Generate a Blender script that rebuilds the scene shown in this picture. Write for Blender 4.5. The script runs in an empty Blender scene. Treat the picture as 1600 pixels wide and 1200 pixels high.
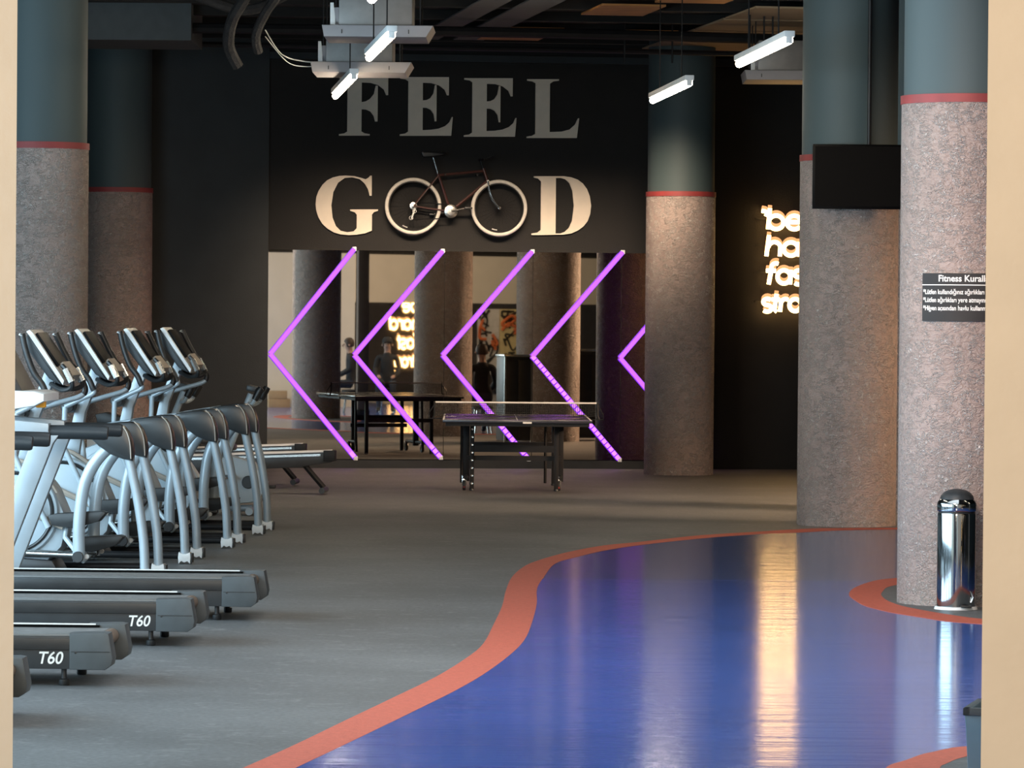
import bpy, bmesh, math, random
from math import sin, cos, pi, radians, sqrt
from mathutils import Vector, Matrix
random.seed(7)
S = bpy.context.scene
COL = S.collection

# ------------------------------------------------------------------ camera
PITCH = math.atan(110/6600.0)
ROLL = 0.0083
cd = bpy.data.cameras.new('camera'); cam = bpy.data.objects.new('camera', cd); COL.objects.link(cam)
cd.sensor_width = 36.0; cd.lens = 36.0*6600/1600; cd.clip_start = 0.1; cd.clip_end = 300
fw = Vector((0, cos(PITCH), -sin(PITCH))); up = Vector((0, sin(PITCH), cos(PITCH))); rt = Vector((1, 0, 0))
r2 = rt*cos(ROLL)+up*sin(ROLL); u2 = up*cos(ROLL)-rt*sin(ROLL)
M = Matrix((r2, u2, -fw)).transposed().to_4x4(); M.translation = Vector((0, 0, 1.85))
cam.matrix_world = M
S.camera = cam

# ------------------------------------------------------------------ world, lights, exposure
S.view_settings.view_transform = 'Standard'
S.view_settings.look = 'None'
S.view_settings.gamma = 1.0
S.view_settings.use_curve_mapping = False
S.view_settings.exposure = 0.0
w = bpy.data.worlds.new('world'); S.world = w; w.use_nodes = True
w.node_tree.nodes['Background'].inputs[0].default_value = (0.62, 0.75, 1.0, 1)
w.node_tree.nodes['Background'].inputs[1].default_value = 0.10
S.cycles.use_denoising = True
S.cycles.max_bounces = 7
S.cycles.caustics_reflective = False
S.cycles.caustics_refractive = False
S.cycles.sample_clamp_indirect = 4.0

def area(name, loc, target, sx, sy, power, color):
    l = bpy.data.lights.new(name, 'AREA'); l.shape = 'RECTANGLE'; l.size = sx; l.size_y = sy
    l.energy = power; l.color = color
    o = bpy.data.objects.new(name, l); COL.objects.link(o); o.location = loc
    o.rotation_euler = (Vector(target)-Vector(loc)).to_track_quat('-Z', 'Y').to_euler()
    return o
# daylight from the window front along the left side of the gym
area('window_daylight', (-8.6, 29.5, 2.4), (0, 31.5, 0.5), 32.0, 3.6, 4200, (0.60, 0.84, 1.0))
# warm ceiling lighting of the right-hand hall, out of the frame
hl = area('hall_lights', (11.0, 37.0, 4.6), (2.0, 42.0, 0.2), 5.0, 2.0, 330, (1.0, 0.66, 0.42)); hl.data.spread = radians(46)
# ceiling lights over the middle of the gym (rows of tubes nearer than the frame shows)
ml_ = area('middle_ceiling_lights', (0.3, 24.0, 4.9), (0.3, 24.8, 0.0), 6.0, 12.0, 360, (0.88, 0.95, 1.0)); ml_.data.spread = radians(140)
sp_ = area('warm_column_fill', (0.2, 18.8, 4.85), (3.0, 29.0, 1.3), 1.4, 0.5, 36, (1.0, 0.74, 0.58)); sp_.data.spread = radians(36)  # added fill without a fixture, warms the right-hand columns
fl_ = area('far_warm_fill', (-2.0, 42.0, 4.9), (-2.2, 43.2, 0.0), 8.0, 4.0, 95, (1.0, 0.76, 0.58)); fl_.data.spread = radians(115)  # added warm fill without a fixture, brightens the far columns and floor
ww = area('letter_wall_fill', (-0.2, 46.6, 4.40), (-0.3, 50.3, 1.9), 4.2, 0.3, 70, (1.0, 0.76, 0.54)); ww.data.spread = radians(46)  # added fill without a fixture, brightens the lower letters more than the upper
# lobby lighting on the camera side of the opening
area('lobby_lights', (0.8, 6.0, 4.6), (0.3, 15.0, 1.6), 4.0, 2.0, 800, (1.0, 0.80, 0.59))
area('lobby_back_lights', (11.5, 9.0, 2.8), (11.5, 9.0, 0.0), 6.0, 6.0, 110, (1.0, 0.80, 0.58))
area('gym_entrance_lights', (8.0, 25.0, 4.8), (7.0, 18.0, 2.0), 5.0, 3.0, 600, (1.0, 0.82, 0.60))

# ------------------------------------------------------------------ materials
def mat(name, color, rough=0.6, metal=0.0, var=0.12, scale=8.0, bump=0.0, bscale=40.0, emit=None, es=0.0, spec=0.5, stretch=(1, 1, 1), coat=0.0):
    m = bpy.data.materials.new(name); m.use_nodes = True
    nt = m.node_tree; n = nt.nodes; L = nt.links; b = n['Principled BSDF']
    b.inputs['Roughness'].default_value = rough; b.inputs['Metallic'].default_value = metal
    b.inputs['Specular IOR Level'].default_value = spec; b.inputs['Coat Weight'].default_value = coat
    tc = n.new('ShaderNodeTexCoord'); mp = n.new('ShaderNodeMapping'); mp.inputs['Scale'].default_value = stretch
    L.new(tc.outputs['Object'], mp.inputs['Vector'])
    nz = n.new('ShaderNodeTexNoise'); nz.inputs['Scale'].default_value = scale; nz.inputs['Detail'].default_value = 4
    L.new(mp.outputs[0], nz.inputs['Vector'])
    cr = n.new('ShaderNodeValToRGB')
    c = Vector(color)
    cr.color_ramp.elements[0].position = 0.3; cr.color_ramp.elements[1].position = 0.7
    cr.color_ramp.elements[0].color = (*(c*(1-var)), 1); cr.color_ramp.elements[1].color = (*(c*(1+var)), 1)
    L.new(nz.outputs['Fac'], cr.inputs[0]); L.new(cr.outputs[0], b.inputs['Base Color'])
    if bump:
        n2 = n.new('ShaderNodeTexNoise'); n2.inputs['Scale'].default_value = bscale; n2.inputs['Detail'].default_value = 3
        L.new(mp.outputs[0], n2.inputs['Vector'])
        bp = n.new('ShaderNodeBump'); bp.inputs['Strength'].default_value = bump; bp.inputs['Distance'].default_value = 0.02
        L.new(n2.outputs['Fac'], bp.inputs['Height']); L.new(bp.outputs[0], b.inputs['Normal'])
    if emit:
        b.inputs['Emission Color'].default_value = (*emit, 1); b.inputs['Emission Strength'].default_value = es
    return m

def plaster_mat(name, base, light):
    """coarse fibre plaster: pale curly fibres over a grey brown ground"""
    m = mat(name, base, 0.62, var=0.16, scale=1.6)
    nt = m.node_tree; n = nt.nodes; L = nt.links; b = n['Principled BSDF']
    base_link = b.inputs['Base Color'].links[0].from_socket
    tc = n.new('ShaderNodeTexCoord')
    nz = n.new('ShaderNodeTexNoise'); nz.inputs['Scale'].default_value = 20; nz.inputs['Detail'].default_value = 2.5
    nz.inputs['Distortion'].default_value = 2.2
    mp = n.new('ShaderNodeMapping'); mp.inputs['Rotation'].default_value = (0.0, 0.5, 0.3); mp.inputs['Scale'].default_value = (1.0, 1.0, 1.7)
    L.new(tc.outputs['Object'], mp.inputs[0]); L.new(mp.outputs[0], nz.inputs['Vector'])
    # thin ridges where the noise crosses its middle value
    a = n.new('ShaderNodeMath'); a.operation = 'SUBTRACT'; a.inputs[1].default_value = 0.5; L.new(nz.outputs['Fac'], a.inputs[0])
    ab = n.new('ShaderNodeMath'); ab.operation = 'ABSOLUTE'; L.new(a.outputs[0], ab.inputs[0])
    mr = n.new('ShaderNodeMapRange'); mr.inputs['From Min'].default_value = 0.0; mr.inputs['From Max'].default_value = 0.060
    mr.inputs['To Min'].default_value = 1.0; mr.inputs['To Max'].default_value = 0.0
    L.new(ab.outputs[0], mr.inputs['Value'])
    gate = n.new('ShaderNodeTexNoise'); gate.inputs['Scale'].default_value = 14; L.new(tc.outputs['Object'], gate.inputs['Vector'])
    gr = n.new('ShaderNodeMapRange'); gr.inputs['From Min'].default_value = 0.44; gr.inputs['From Max'].default_value = 0.54
    L.new(gate.outputs['Fac'], gr.inputs['Value'])
    ml = n.new('ShaderNodeMath'); ml.operation = 'MULTIPLY'; L.new(mr.outputs[0], ml.inputs[0]); L.new(gr.outputs[0], ml.inputs[1])
    mx = n.new('ShaderNodeMixRGB'); mx.inputs[2].default_value = (*light, 1)
    L.new(ml.outputs[0], mx.inputs[0]); L.new(base_link, mx.inputs[1]); L.new(mx.outputs[0], b.inputs['Base Color'])
    bp = n.new('ShaderNodeBump'); bp.inputs['Strength'].default_value = 0.9; bp.inputs['Distance'].default_value = 0.016
    ad = n.new('ShaderNodeMath'); ad.operation = 'ADD'; L.new(ml.outputs[0], ad.inputs[0]); L.new(nz.outputs['Fac'], ad.inputs[1])
    L.new(ad.outputs[0], bp.inputs['Height']); L.new(bp.outputs[0], b.inputs['Normal'])
    return m

def vinyl_mat(name, color, rough):
    """glossy sheet vinyl with a slight cross-wise waviness"""
    m = mat(name, color, rough, var=0.10, scale=0.9, spec=0.55)
    nt = m.node_tree; n = nt.nodes; L = nt.links; b = n['Principled BSDF']
    tc = n.new('ShaderNodeTexCoord'); mp = n.new('ShaderNodeMapping'); mp.inputs['Scale'].default_value = (0.45, 3.0, 1)
    L.new(tc.outputs['Object'], mp.inputs[0])
    nz = n.new('ShaderNodeTexNoise'); nz.inputs['Scale'].default_value = 1.4; nz.inputs['Detail'].default_value = 5; nz.inputs['Roughness'].default_value = 0.6
    L.new(mp.outputs[0], nz.inputs['Vector'])
    bp = n.new('ShaderNodeBump'); bp.inputs['Strength'].default_value = 0.25; bp.inputs['Distance'].default_value = 0.016
    L.new(nz.outputs['Fac'], bp.inputs['Height']); L.new(bp.outputs[0], b.inputs['Normal'])
    return m

def rubber_mat(name):
    m = mat(name, (0.104, 0.108, 0.111), 0.55, var=0.22, scale=0.7, spec=0.4)
    nt = m.node_tree; n = nt.nodes; L = nt.links; b = n['Principled BSDF']
    base = b.inputs['Base Color'].links[0].from_socket
    tc = n.new('ShaderNodeTexCoord')
    mp = n.new('ShaderNodeMapping'); mp.inputs['Scale'].default_value = (2.2, 3.0, 1); L.new(tc.outputs['Object'], mp.inputs[0])
    sc = n.new('ShaderNodeTexNoise'); sc.inputs['Scale'].default_value = 2.2; sc.inputs['Detail'].default_value = 6; sc.inputs['Roughness'].default_value = 0.7; sc.inputs['Distortion'].default_value = 1.0
    L.new(mp.outputs[0], sc.inputs['Vector'])
    mr = n.new('ShaderNodeMapRange'); mr.inputs['From Min'].default_value = 0.55; mr.inputs['From Max'].default_value = 0.75; mr.inputs['To Max'].default_value = 0.85
    L.new(sc.outputs['Fac'], mr.inputs['Value'])
    mx = n.new('ShaderNodeMixRGB'); mx.inputs[2].default_value = (0.21, 0.212, 0.21, 1)
    L.new(mr.outputs[0], mx.inputs[0]); L.new(base, mx.inputs[1])
    # fine grain
    gr = n.new('ShaderNodeTexNoise'); gr.inputs['Scale'].default_value = 34; gr.inputs['Detail'].default_value = 2; L.new(tc.outputs['Object'], gr.inputs['Vector'])
    g2 = n.new('ShaderNodeMapRange'); g2.inputs['To Min'].default_value = 0.5; g2.inputs['To Max'].default_value = 1.5; L.new(gr.outputs['Fac'], g2.inputs['Value'])
    mm = n.new('ShaderNodeMixRGB'); mm.blend_type = 'MULTIPLY'; mm.inputs[0].default_value = 1.0
    L.new(mx.outputs[0], mm.inputs[1]); L.new(g2.outputs[0], mm.inputs[2]); L.new(mm.outputs[0], b.inputs['Base Color'])
    bp = n.new('ShaderNodeBump'); bp.inputs['Strength'].default_value = 0.25; bp.inputs['Distance'].default_value = 0.01
    L.new(gr.outputs['Fac'], bp.inputs['Height']); L.new(bp.outputs[0], b.inputs['Normal'])
    return m

def emission_mat(name, color, strength):
    m = bpy.data.materials.new(name); m.use_nodes = True
    n = m.node_tree.nodes; n.remove(n['Principled BSDF'])
    e = n.new('ShaderNodeEmission'); e.inputs[0].default_value = (*color, 1); e.inputs[1].default_value = strength
    m.node_tree.links.new(e.outputs[0], n['Material Output'].inputs[0])
    return m

RUBBER = rubber_mat('grey rubber flooring')
BLUE = vinyl_mat('blue sheet vinyl', (0.060, 0.128, 0.43), 0.13)
RED = mat('red rubber border', (0.46, 0.092, 0.052), 0.75, var=0.12, scale=30, bump=0.2, bscale=90)
DARKPAINT = mat('black wall paint', (0.0095, 0.0082, 0.0072), 0.8, var=0.15, scale=3, bump=0.15, bscale=60)
CHARCOAL = mat('charcoal wall paint', (0.028, 0.032, 0.034), 0.75, var=0.12, scale=2.5, bump=0.15, bscale=60)
CEIL = mat('dark ceiling paint', (0.009, 0.0085, 0.008), 0.85, var=0.25, scale=2)
CREAM = mat('cream wall paint', (0.80, 0.72, 0.60), 0.7, var=0.035, scale=3, bump=0.08, bscale=25)
PLASTER = plaster_mat('fibre plaster', (0.300, 0.232, 0.206), (0.86, 0.80, 0.76))
TEAL = mat('grey green column paint', (0.054, 0.080, 0.085), 0.65, var=0.10, scale=1.3, stretch=(1, 1, 0.35))
STRIPE = mat('red column band', (0.25, 0.035, 0.035), 0.6)
MIRROR = mat('mirror glass', (0.74, 0.68, 0.60), 0.012, 1.0, var=0.004, scale=1)
LETTER = mat('cream letter paint', (0.78, 0.68, 0.56), 0.6, var=0.04)
BLACK = mat('black plastic', (0.018, 0.019, 0.020), 0.4, var=0.2)
BLACKGLOSS = mat('black gloss', (0.0016, 0.0016, 0.0018), 0.35, var=0.1, spec=0.08)
BLACKSTEEL = mat('black painted steel', (0.011, 0.011, 0.012), 0.5, var=0.2, spec=0.25)
LANDING = mat('grey landing with painted sheen', (0.145, 0.15, 0.15), 0.45, var=0.08, scale=10)  # paler grey stands for the grazing reflection on the landing
GREYPL = mat('dark grey plastic', (0.023, 0.028, 0.032), 0.42, var=0.12, scale=12)
MIDGREY = mat('grey moulded plastic', (0.058, 0.067, 0.072), 0.5, var=0.10, scale=12)
BELT = mat('treadmill belt rubber', (0.12, 0.12, 0.118), 0.75, var=0.2, scale=20)
BELTEND = mat('dusty brown roller cover', (0.13, 0.095, 0.07), 0.7, var=0.2)
SILVER = mat('silver powder coat', (0.37, 0.43, 0.47), 0.34, 0.2, var=0.05)
PALE = mat('pale silver plastic', (0.44, 0.52, 0.57), 0.35, 0.0, var=0.05, scale=4)
WHITE = mat('white plastic', (0.78, 0.79, 0.78), 0.4, var=0.04)
CHROME = mat('polished chrome', (0.36, 0.38, 0.39), 0.09, 1.0, var=0.03)
STEEL = mat('brushed steel', (0.62, 0.62, 0.60), 0.25, 1.0, var=0.06)
CAPMAT = mat('black shroud plastic', (0.024, 0.027, 0.029), 0.30, var=0.15, spec=0.6)
TAN = mat('tan strut', (0.42, 0.36, 0.30), 0.5, var=0.1)
ORANGE = mat('orange tag', (0.85, 0.38, 0.02), 0.5)
TABLETOP = mat('dark table tennis top', (0.030, 0.032, 0.045), 0.16, var=0.1, scale=2)
NETM = mat('black net cord', (0.015, 0.016, 0.016), 0.8)
TAPE = mat('white net tape', (0.72, 0.70, 0.66), 0.7)
TYRE = mat('cream bicycle tyre', (0.68, 0.64, 0.57), 0.7, var=0.08, scale=30)
FRAMEB = mat('dark maroon bicycle paint', (0.060, 0.022, 0.018), 0.35, var=0.15)
LITORANGE = mat('orange lit ceiling patch', (0.46, 0.20, 0.055), 0.6, var=0.2, scale=4)  # orange lamp light on the ceiling, put into the board colour
LITTAN = mat('tan lamp-lit ceiling patch', (0.33, 0.24, 0.15), 0.75, var=0.12, scale=2)  # lighter tan stands for the ceiling lit by the right lamp
DUCT = mat('dusty grey hose', (0.034, 0.032, 0.032), 0.9, var=0.3, scale=14, bump=0.6, bscale=40)
ACWHITE = mat('off white unit casing', (0.30, 0.285, 0.295), 0.5, var=0.04)
ACGREY = mat('galvanised casing', (0.20, 0.19, 0.18), 0.45, 0.4, var=0.12)
BLUELIT = mat('blue grey of lit beam', (0.065, 0.078, 0.085), 0.7, var=0.1)  # bluish light on the left beam is put into this colour
LAMPM = emission_mat('warm white tube', (1.0, 0.84, 0.62), 48.0)
PURPLE = emission_mat('magenta LED strip', (0.68, 0.165, 1.0), 1.2)
PURPLEDOT = emission_mat('pink LED dots', (0.80, 0.24, 1.0), 1.5)
PURPLECH = mat('violet strip glow', (0.10, 0.02, 0.22), 0.5, emit=(0.20, 0.02, 1.0), es=1.0)  # glow around the LED strip, put on its channel as emission
NEONW = emission_mat('warm white sign tube', (1.0, 0.58, 0.20), 11.0)
NEONP = emission_mat('peach sign tube', (1.0, 0.45, 0.18), 1.2)
SIGNB = mat('charcoal sign board', (0.030, 0.029, 0.029), 0.6, var=0.1, spec=0.2)
TEXTW = mat('white lettering', (0.80, 0.78, 0.74), 0.6)
CARD = mat('brown cardboard', (0.42, 0.27, 0.14), 0.8, var=0.1)
GREYBOX = mat('slate blue bin plastic', (0.115, 0.19, 0.25), 0.45, var=0.08)
SKIN = mat('skin', (0.45, 0.27, 0.19), 0.55, var=0.05)
JACKET = mat('black jacket cloth', (0.016, 0.016, 0.018), 0.85, var=0.2)
TROUSER = mat('dark blue trouser cloth', (0.03, 0.035, 0.05), 0.85, var=0.2)
HAIR = mat('dark brown hair', (0.045, 0.025, 0.015), 0.6, var=0.25, scale=30)
BROWNW = mat('brown lobby wall paint', (0.17, 0.125, 0.095), 0.75, var=0.1)

# ------------------------------------------------------------------ mesh helpers
class B:
    def __init__(s): s.bm = bmesh.new()
    def box(s, c, d, rot=None, bev=0.0, taper=None):
        t = bmesh.new(); bmesh.ops.create_cube(t, size=1.0)
        for v in t.verts:
            v.co = Vector((v.co.x*d[0], v.co.y*d[1], v.co.z*d[2]))
        if bev: bmesh.ops.bevel(t, geom=t.edges[:], offset=bev, segments=2, profile=0.6, affect='EDGES')
        if rot is not None: bmesh.ops.rotate(t, verts=t.verts, cent=(0, 0, 0), matrix=rot)
        bmesh.ops.translate(t, verts=t.verts, vec=c)
        return s.add(t)
    def add(s, t):
        me = bpy.data.meshes.new('tmp'); t.to_mesh(me); t.free(); s.bm.from_mesh(me); bpy.data.meshes.remove(me); return s
    def tube(s, pts, r, seg=10, caps=True, ry=None):
        pts = [Vector(p) for p in pts]; n = len(pts)
        rr = r if isinstance(r, (list, tuple)) else [r]*n
        rings = []; prev = None
        for i, p in enumerate(pts):
            a = pts[max(i-1, 0)]; b = pts[min(i+1, n-1)]; t = (b-a).normalized()
            if prev is None:
                ref = Vector((0, 1, 0)) if abs(t.y) < 0.9 else Vector((1, 0, 0))
                u = t.cross(ref).normalized()
            else:
                u = (prev-t*prev.dot(t)).normalized()
            prev = u; v = t.cross(u)
            k2 = (ry/rr[i]) if ry else 1.0
            rings.append([s.bm.verts.new(p+u*cos(2*pi*k/seg)*rr[i]+v*sin(2*pi*k/seg)*rr[i]*k2) for k in range(seg)])
        for i in range(n-1):
            for k in range(seg):
                k1 = (k+1) % seg
                s.bm.faces.new((rings[i][k], rings[i][k1], rings[i+1][k1], rings[i+1][k]))
        if caps:
            s.bm.faces.new(rings[0][::-1]); s.bm.faces.new(rings[-1])
        return s
    def lathe(s, prof, seg=32, c=(0, 0, 0), axis='z'):
        rings = []
        for r, z in prof:
            ring = []
            for k in range(seg):
                a = 2*pi*k/seg; x, y = r*cos(a), r*sin(a)
                p = (x, y, z) if axis == 'z' else ((x, z, y) if axis == 'y' else (z, x, y))
                ring.append(s.bm.verts.new(Vector(p)+Vector(c)))
            rings.append(ring)
        for i in range(len(rings)-1):
            for k in range(seg):
                k1 = (k+1) % seg
                s.bm.faces.new((rings[i][k], rings[i][k1], rings[i+1][k1], rings[i+1][k]))
        if prof[0][0] > 1e-6: s.bm.faces.new(rings[0][::-1])
        if prof[-1][0] > 1e-6: s.bm.faces.new(rings[-1])
        return s
    def torus(s, R, r, c, seg=40, sg=8, axis='y', rw=None):
        rw = rw or r
        rings = []
        for k in range(seg):
            a = 2*pi*k/seg; ring = []
            for j in range(sg):
                b = 2*pi*j/sg; q = R+r*cos(b); h = rw*sin(b)
                ring.append(s.bm.verts.new(Vector((q*cos(a), h, q*sin(a)))+Vector(c)))
            rings.append(ring)
        for k in range(seg):
            for j in range(sg):
                s.bm.faces.new((rings[k][j], rings[(k+1) % seg][j], rings[(k+1) % seg][(j+1) % sg], rings[k][(j+1) % sg]))
        return s
    def prism(s, poly, y0, y1, bev=0.0):
        """polygon in x,z swept from y0 to y1"""
        t = bmesh.new()
        a = [t.verts.new((x, y0, z)) for x, z in poly]; b = [t.verts.new((x, y1, z)) for x, z in poly]
        t.faces.new(a); t.faces.new(b[::-1]); n = len(poly)
        for i in range(n): t.faces.new((a[i], b[i], b[(i+1) % n], a[(i+1) % n]))
        bmesh.ops.recalc_face_normals(t, faces=t.faces)
        if bev: bmesh.ops.bevel(t, geom=[e for e in t.edges if abs(e.verts[0].co.y-e.verts[1].co.y) < 1e-6], offset=bev, segments=2, profile=0.6, affect='EDGES')
        return s.add(t)
    def slab(s, poly, z0, z1):
        """polygon in x,y swept from z0 to z1"""
        a = [s.bm.verts.new((x, y, z0)) for x, y in poly]; b = [s.bm.verts.new((x, y, z1)) for x, y in poly]
        s.bm.faces.new(a[::-1]); s.bm.faces.new(b); n = len(poly)
        for i in range(n): s.bm.faces.new((a[i], a[(i+1) % n], b[(i+1) % n], b[i]))
        return s
    def mesh(s, name, smooth=True, ang=38):
        bmesh.ops.recalc_face_normals(s.bm, faces=s.bm.faces)
        me = bpy.data.meshes.new(name); s.bm.to_mesh(me); s.bm.free()
        if smooth:
            me.polygons.foreach_set('use_smooth', [True]*len(me.polygons)); me.set_sharp_from_angle(angle=radians(ang))
        return me
    def obj(s, name, m, parent=None, loc=None, rot=None, smooth=True, ang=38):
        return link(name, s.mesh(name, smooth, ang), m, parent, loc, rot)

def link(name, me, m, parent=None, loc=None, rot=None):
    if m is not None and not me.materials: me.materials.append(m)
    o = bpy.data.objects.new(name, me); COL.objects.link(o)
    if parent: o.parent = parent
    if loc: o.location = loc
    if rot: o.rotation_euler = rot
    return o

def tag(o, label=None, cat=None, group=None, kind=None):
    if label: o['label'] = label
    if cat: o['category'] = cat
    if group: o['group'] = group
    if kind: o['kind'] = kind
    return o

def thing(name, label, cat, loc=(0, 0, 0), rz=0.0, group=None):
    o = bpy.data.objects.new(name, None); COL.objects.link(o); o.empty_display_size = 0.2
    o.location = loc; o.rotation_euler = (0, 0, rz)
    return tag(o, label, cat, group)

def struct(o): o['kind'] = 'structure'; return o

def copy_tree(o, parent=None):
    c = o.copy(); COL.objects.link(c)
    if parent: c.parent = parent
    for ch in list(o.children): copy_tree(ch, c)
    return c

def bez(pts, n=6):
    """smooth polyline (Catmull-Rom) through the points"""
    P = [Vector(p) for p in pts]; out = []
    for i in range(len(P)-1):
        p0 = P[max(i-1, 0)]; p1 = P[i]; p2 = P[i+1]; p3 = P[min(i+2, len(P)-1)]
        for k in range(n):
            t = k/n
            out.append(0.5*((2*p1)+(p2-p0)*t+(2*p0-5*p1+4*p2-p3)*t*t+(3*p1-p0-3*p2+p3)*t**3))
    out.append(P[-1]); return out

def curve_mesh(name, loops, depth):
    cu = bpy.data.curves.new(name, 'CURVE'); cu.dimensions = '2D'; cu.fill_mode = 'BOTH'; cu.extrude = depth/2
    for lp in loops:
        sp = cu.splines.new('POLY'); sp.points.add(len(lp)-1)
        for i, (x, y) in enumerate(lp): sp.points[i].co = (x, y, 0, 1)
        sp.use_cyclic_u = True
    return bake(name, cu)

def bake(name, data):
    o = bpy.data.objects.new('tmp', data); COL.objects.link(o)
    dg = bpy.context.evaluated_depsgraph_get(); dg.update()
    me = bpy.data.meshes.new_from_object(o.evaluated_get(dg)); me.name = name
    bpy.data.objects.remove(o); 
    return me

def text_mesh(name, body, size, depth=0.002, align='LEFT', shear=0.0, fat=0.0):
    cu = bpy.data.curves.new(name, 'FONT'); cu.body = body; cu.size = size; cu.extrude = depth/2; cu.align_x = align
    cu.shear = shear; cu.offset = fat
    return bake(name, cu)

RX = Matrix.Rotation
# ================================================================== SETTING
TH = radians(7.8)                       # the back wall is turned a little from the line of sight
P0 = Vector((-0.755, 50.37, 0.0))
WROT = (0, 0, TH)
def wp(u, z, off=0.0):                  # point on the back wall: u along it, off towards the room
    return P0+Vector((cos(TH)*u+sin(TH)*off, sin(TH)*u-cos(TH)*off, z))

# floor: grey rubber, blue vinyl area and its red border
floor = struct(B().slab([(-16, -6), (20, -6), (20, 54), (-16, 54)], -0.2, 0.0).obj('floor', RUBBER, smooth=False))
OUT = [(-1.45, 15.0), (-1.25, 16.1), (-1.07, 17.09), (-.92, 17.95), (-.75, 19.03), (-.56, 20.22), (-.37, 21.44), (-.23, 22.62), (-.15, 23.56), (-.1, 24.97), (-.05, 26.67), (-.03, 28.1), (.01, 29.56), (.09, 30.73), (.19, 31.51), (.43, 32.69), (.74, 33.72), (1.05, 34.31), (1.57, 35.38), (2.13, 36.11), (2.6, 36.69), (2.87, 36.81), (3.35, 36.94)]
INN = [(-1.24, 15.0), (-1.04, 16.1), (-.86, 17.1), (-.71, 17.97), (-.57, 18.79), (-.43, 19.63), (-.27, 20.61), (-.14, 21.54), (-.01, 22.72), (.08, 23.85), (.13, 25.2), (.17, 26.93), (.18, 28.38), (.24, 29.73), (.33, 31.22), (.49, 32.04), (.74, 33.01), (1.04, 33.83), (1.57, 34.91), (2.11, 35.7), (2.46, 36.0), (2.86, 36.43), (3.33, 36.64)]
sm = lambda P: [(v.x, v.y) for v in bez([(x, y, 0) for x, y in P], 4)]
OUT = sm(OUT); INN = sm(INN)
def strip(a, b, z0, z1):
    bb = B(); n = min(len(a), len(b)); A0 = []; 
    for i in range(n):
        A0.append([bb.bm.verts.new((*a[i], z0)), bb.bm.verts.new((*a[i], z1)), bb.bm.verts.new((*b[i], z1)), bb.bm.verts.new((*b[i], z0))])
    for i in range(n-1):
        for k in range(4): bb.bm.faces.new((A0[i][k], A0[i][(k+1) % 4], A0[i+1][(k+1) % 4], A0[i+1][k]))
    bb.bm.faces.new(A0[0]); bb.bm.faces.new(A0[-1][::-1]); return bb
# the border continues to the right behind the columns
OUT2 = OUT+[(4.2, 37.05), (5.4, 36.9), (6.6, 36.4)]; INN2 = INN+[(4.2, 36.75), (5.35, 36.6), (6.5, 36.1)]
strip(OUT2, INN2, -0.01, 0.004).obj('red_border', RED, floor)
seam_y = 29.42
near = [p for p in INN if p[1] < seam_y]; far = [p for p in INN if p[1] >= seam_y]
B().slab(near+[(0.235, seam_y), (8, seam_y), (8, 15.0)], -0.01, 0.0032).obj('vinyl_sheet', BLUE, floor, smooth=False)
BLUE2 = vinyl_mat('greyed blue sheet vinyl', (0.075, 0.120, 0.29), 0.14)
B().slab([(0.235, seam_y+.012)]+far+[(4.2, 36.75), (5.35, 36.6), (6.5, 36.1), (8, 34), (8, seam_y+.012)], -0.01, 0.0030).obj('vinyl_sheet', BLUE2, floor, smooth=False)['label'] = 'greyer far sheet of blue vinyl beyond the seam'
# red rings round the right-hand columns
ro = [(3.6, 30.2), (3.1, 30.25), (2.7, 29.78), (2.56, 29.53), (2.42, 29.06), (2.31, 28.53), (2.25, 28.03), (2.24, 27.62), (2.26, 26.97), (2.32, 26.6), (2.39, 26.3), (2.52, 25.95), (2.65, 25.62), (2.84, 25.41), (3.2, 25.2), (3.6, 25.4), (3.95, 26.2), (4.05, 27.6), (3.98, 29.2)]
ri = [(3.5, 29.6), (3.05, 29.6), (2.78, 29.3), (2.68, 29.1), (2.57, 28.78), (2.51, 28.41), (2.46, 27.99), (2.45, 27.51), (2.47, 27.19), (2.51, 26.9), (2.58, 26.63), (2.65, 26.4), (2.72, 26.21), (2.88, 25.85), (3.2, 25.6), (3.5, 25.75), (3.75, 26.4), (3.82, 27.6), (3.76, 28.9)]
def ring(o, i, name):
    o = sm(o+[o[0]]); i = sm(i+[i[0]])
    B().slab(i, -0.01, 0.0045).obj('rubber_island', RUBBER, floor, smooth=False)
    strip(o, i, -0.01, 0.0055).obj(name, RED, floor)
ring(ro, ri, 'red_ring')
# the second ring, cut by the lower edge of the frame
ring([(2.6, 18.1), (2.2, 18.25), (1.95, 18.13), (1.86, 18.01), (1.8, 17.9), (1.74, 17.79), (1.65, 17.55), (1.55, 17.29), (1.5, 16.8), (1.6, 16.2), (1.9, 15.8), (2.4, 15.7), (2.8, 16.1), (2.85, 17.2)],
     [(2.5, 17.8), (2.2, 17.95), (2.0, 17.85), (1.91, 17.7), (1.86, 17.59), (1.83, 17.5), (1.8, 17.41), (1.77, 17.3), (1.7, 16.8), (1.78, 16.4), (2.0, 16.1), (2.4, 16.0), (2.6, 16.3), (2.65, 17.2)], 'red_ring')

# back wall
def wallseg(name, u0, u1, z0, z1, off0, off1, m):
    return struct(B().box(((u0+u1)/2, -(off0+off1)/2, (z0+z1)/2), (u1-u0, off1-off0, z1-z0)).obj(name, m, loc=P0, rot=WROT, smooth=False))
wallseg('wall_back', -2.17, 9.0, 0, 5.2, -0.3, 0.0, DARKPAINT)
wallseg('wall_back_left', -9.0, -2.17, 0, 5.2, -0.3, 0.05, CHARCOAL)
wallseg('baseboard_back', -2.17, 3.16, 0.0, 0.095, 0.0, 0.06, BLACK)
wallseg('trim_1', -2.17, 9.0, 4.84, 4.92, 0.0, 0.12, CHARCOAL)
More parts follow.
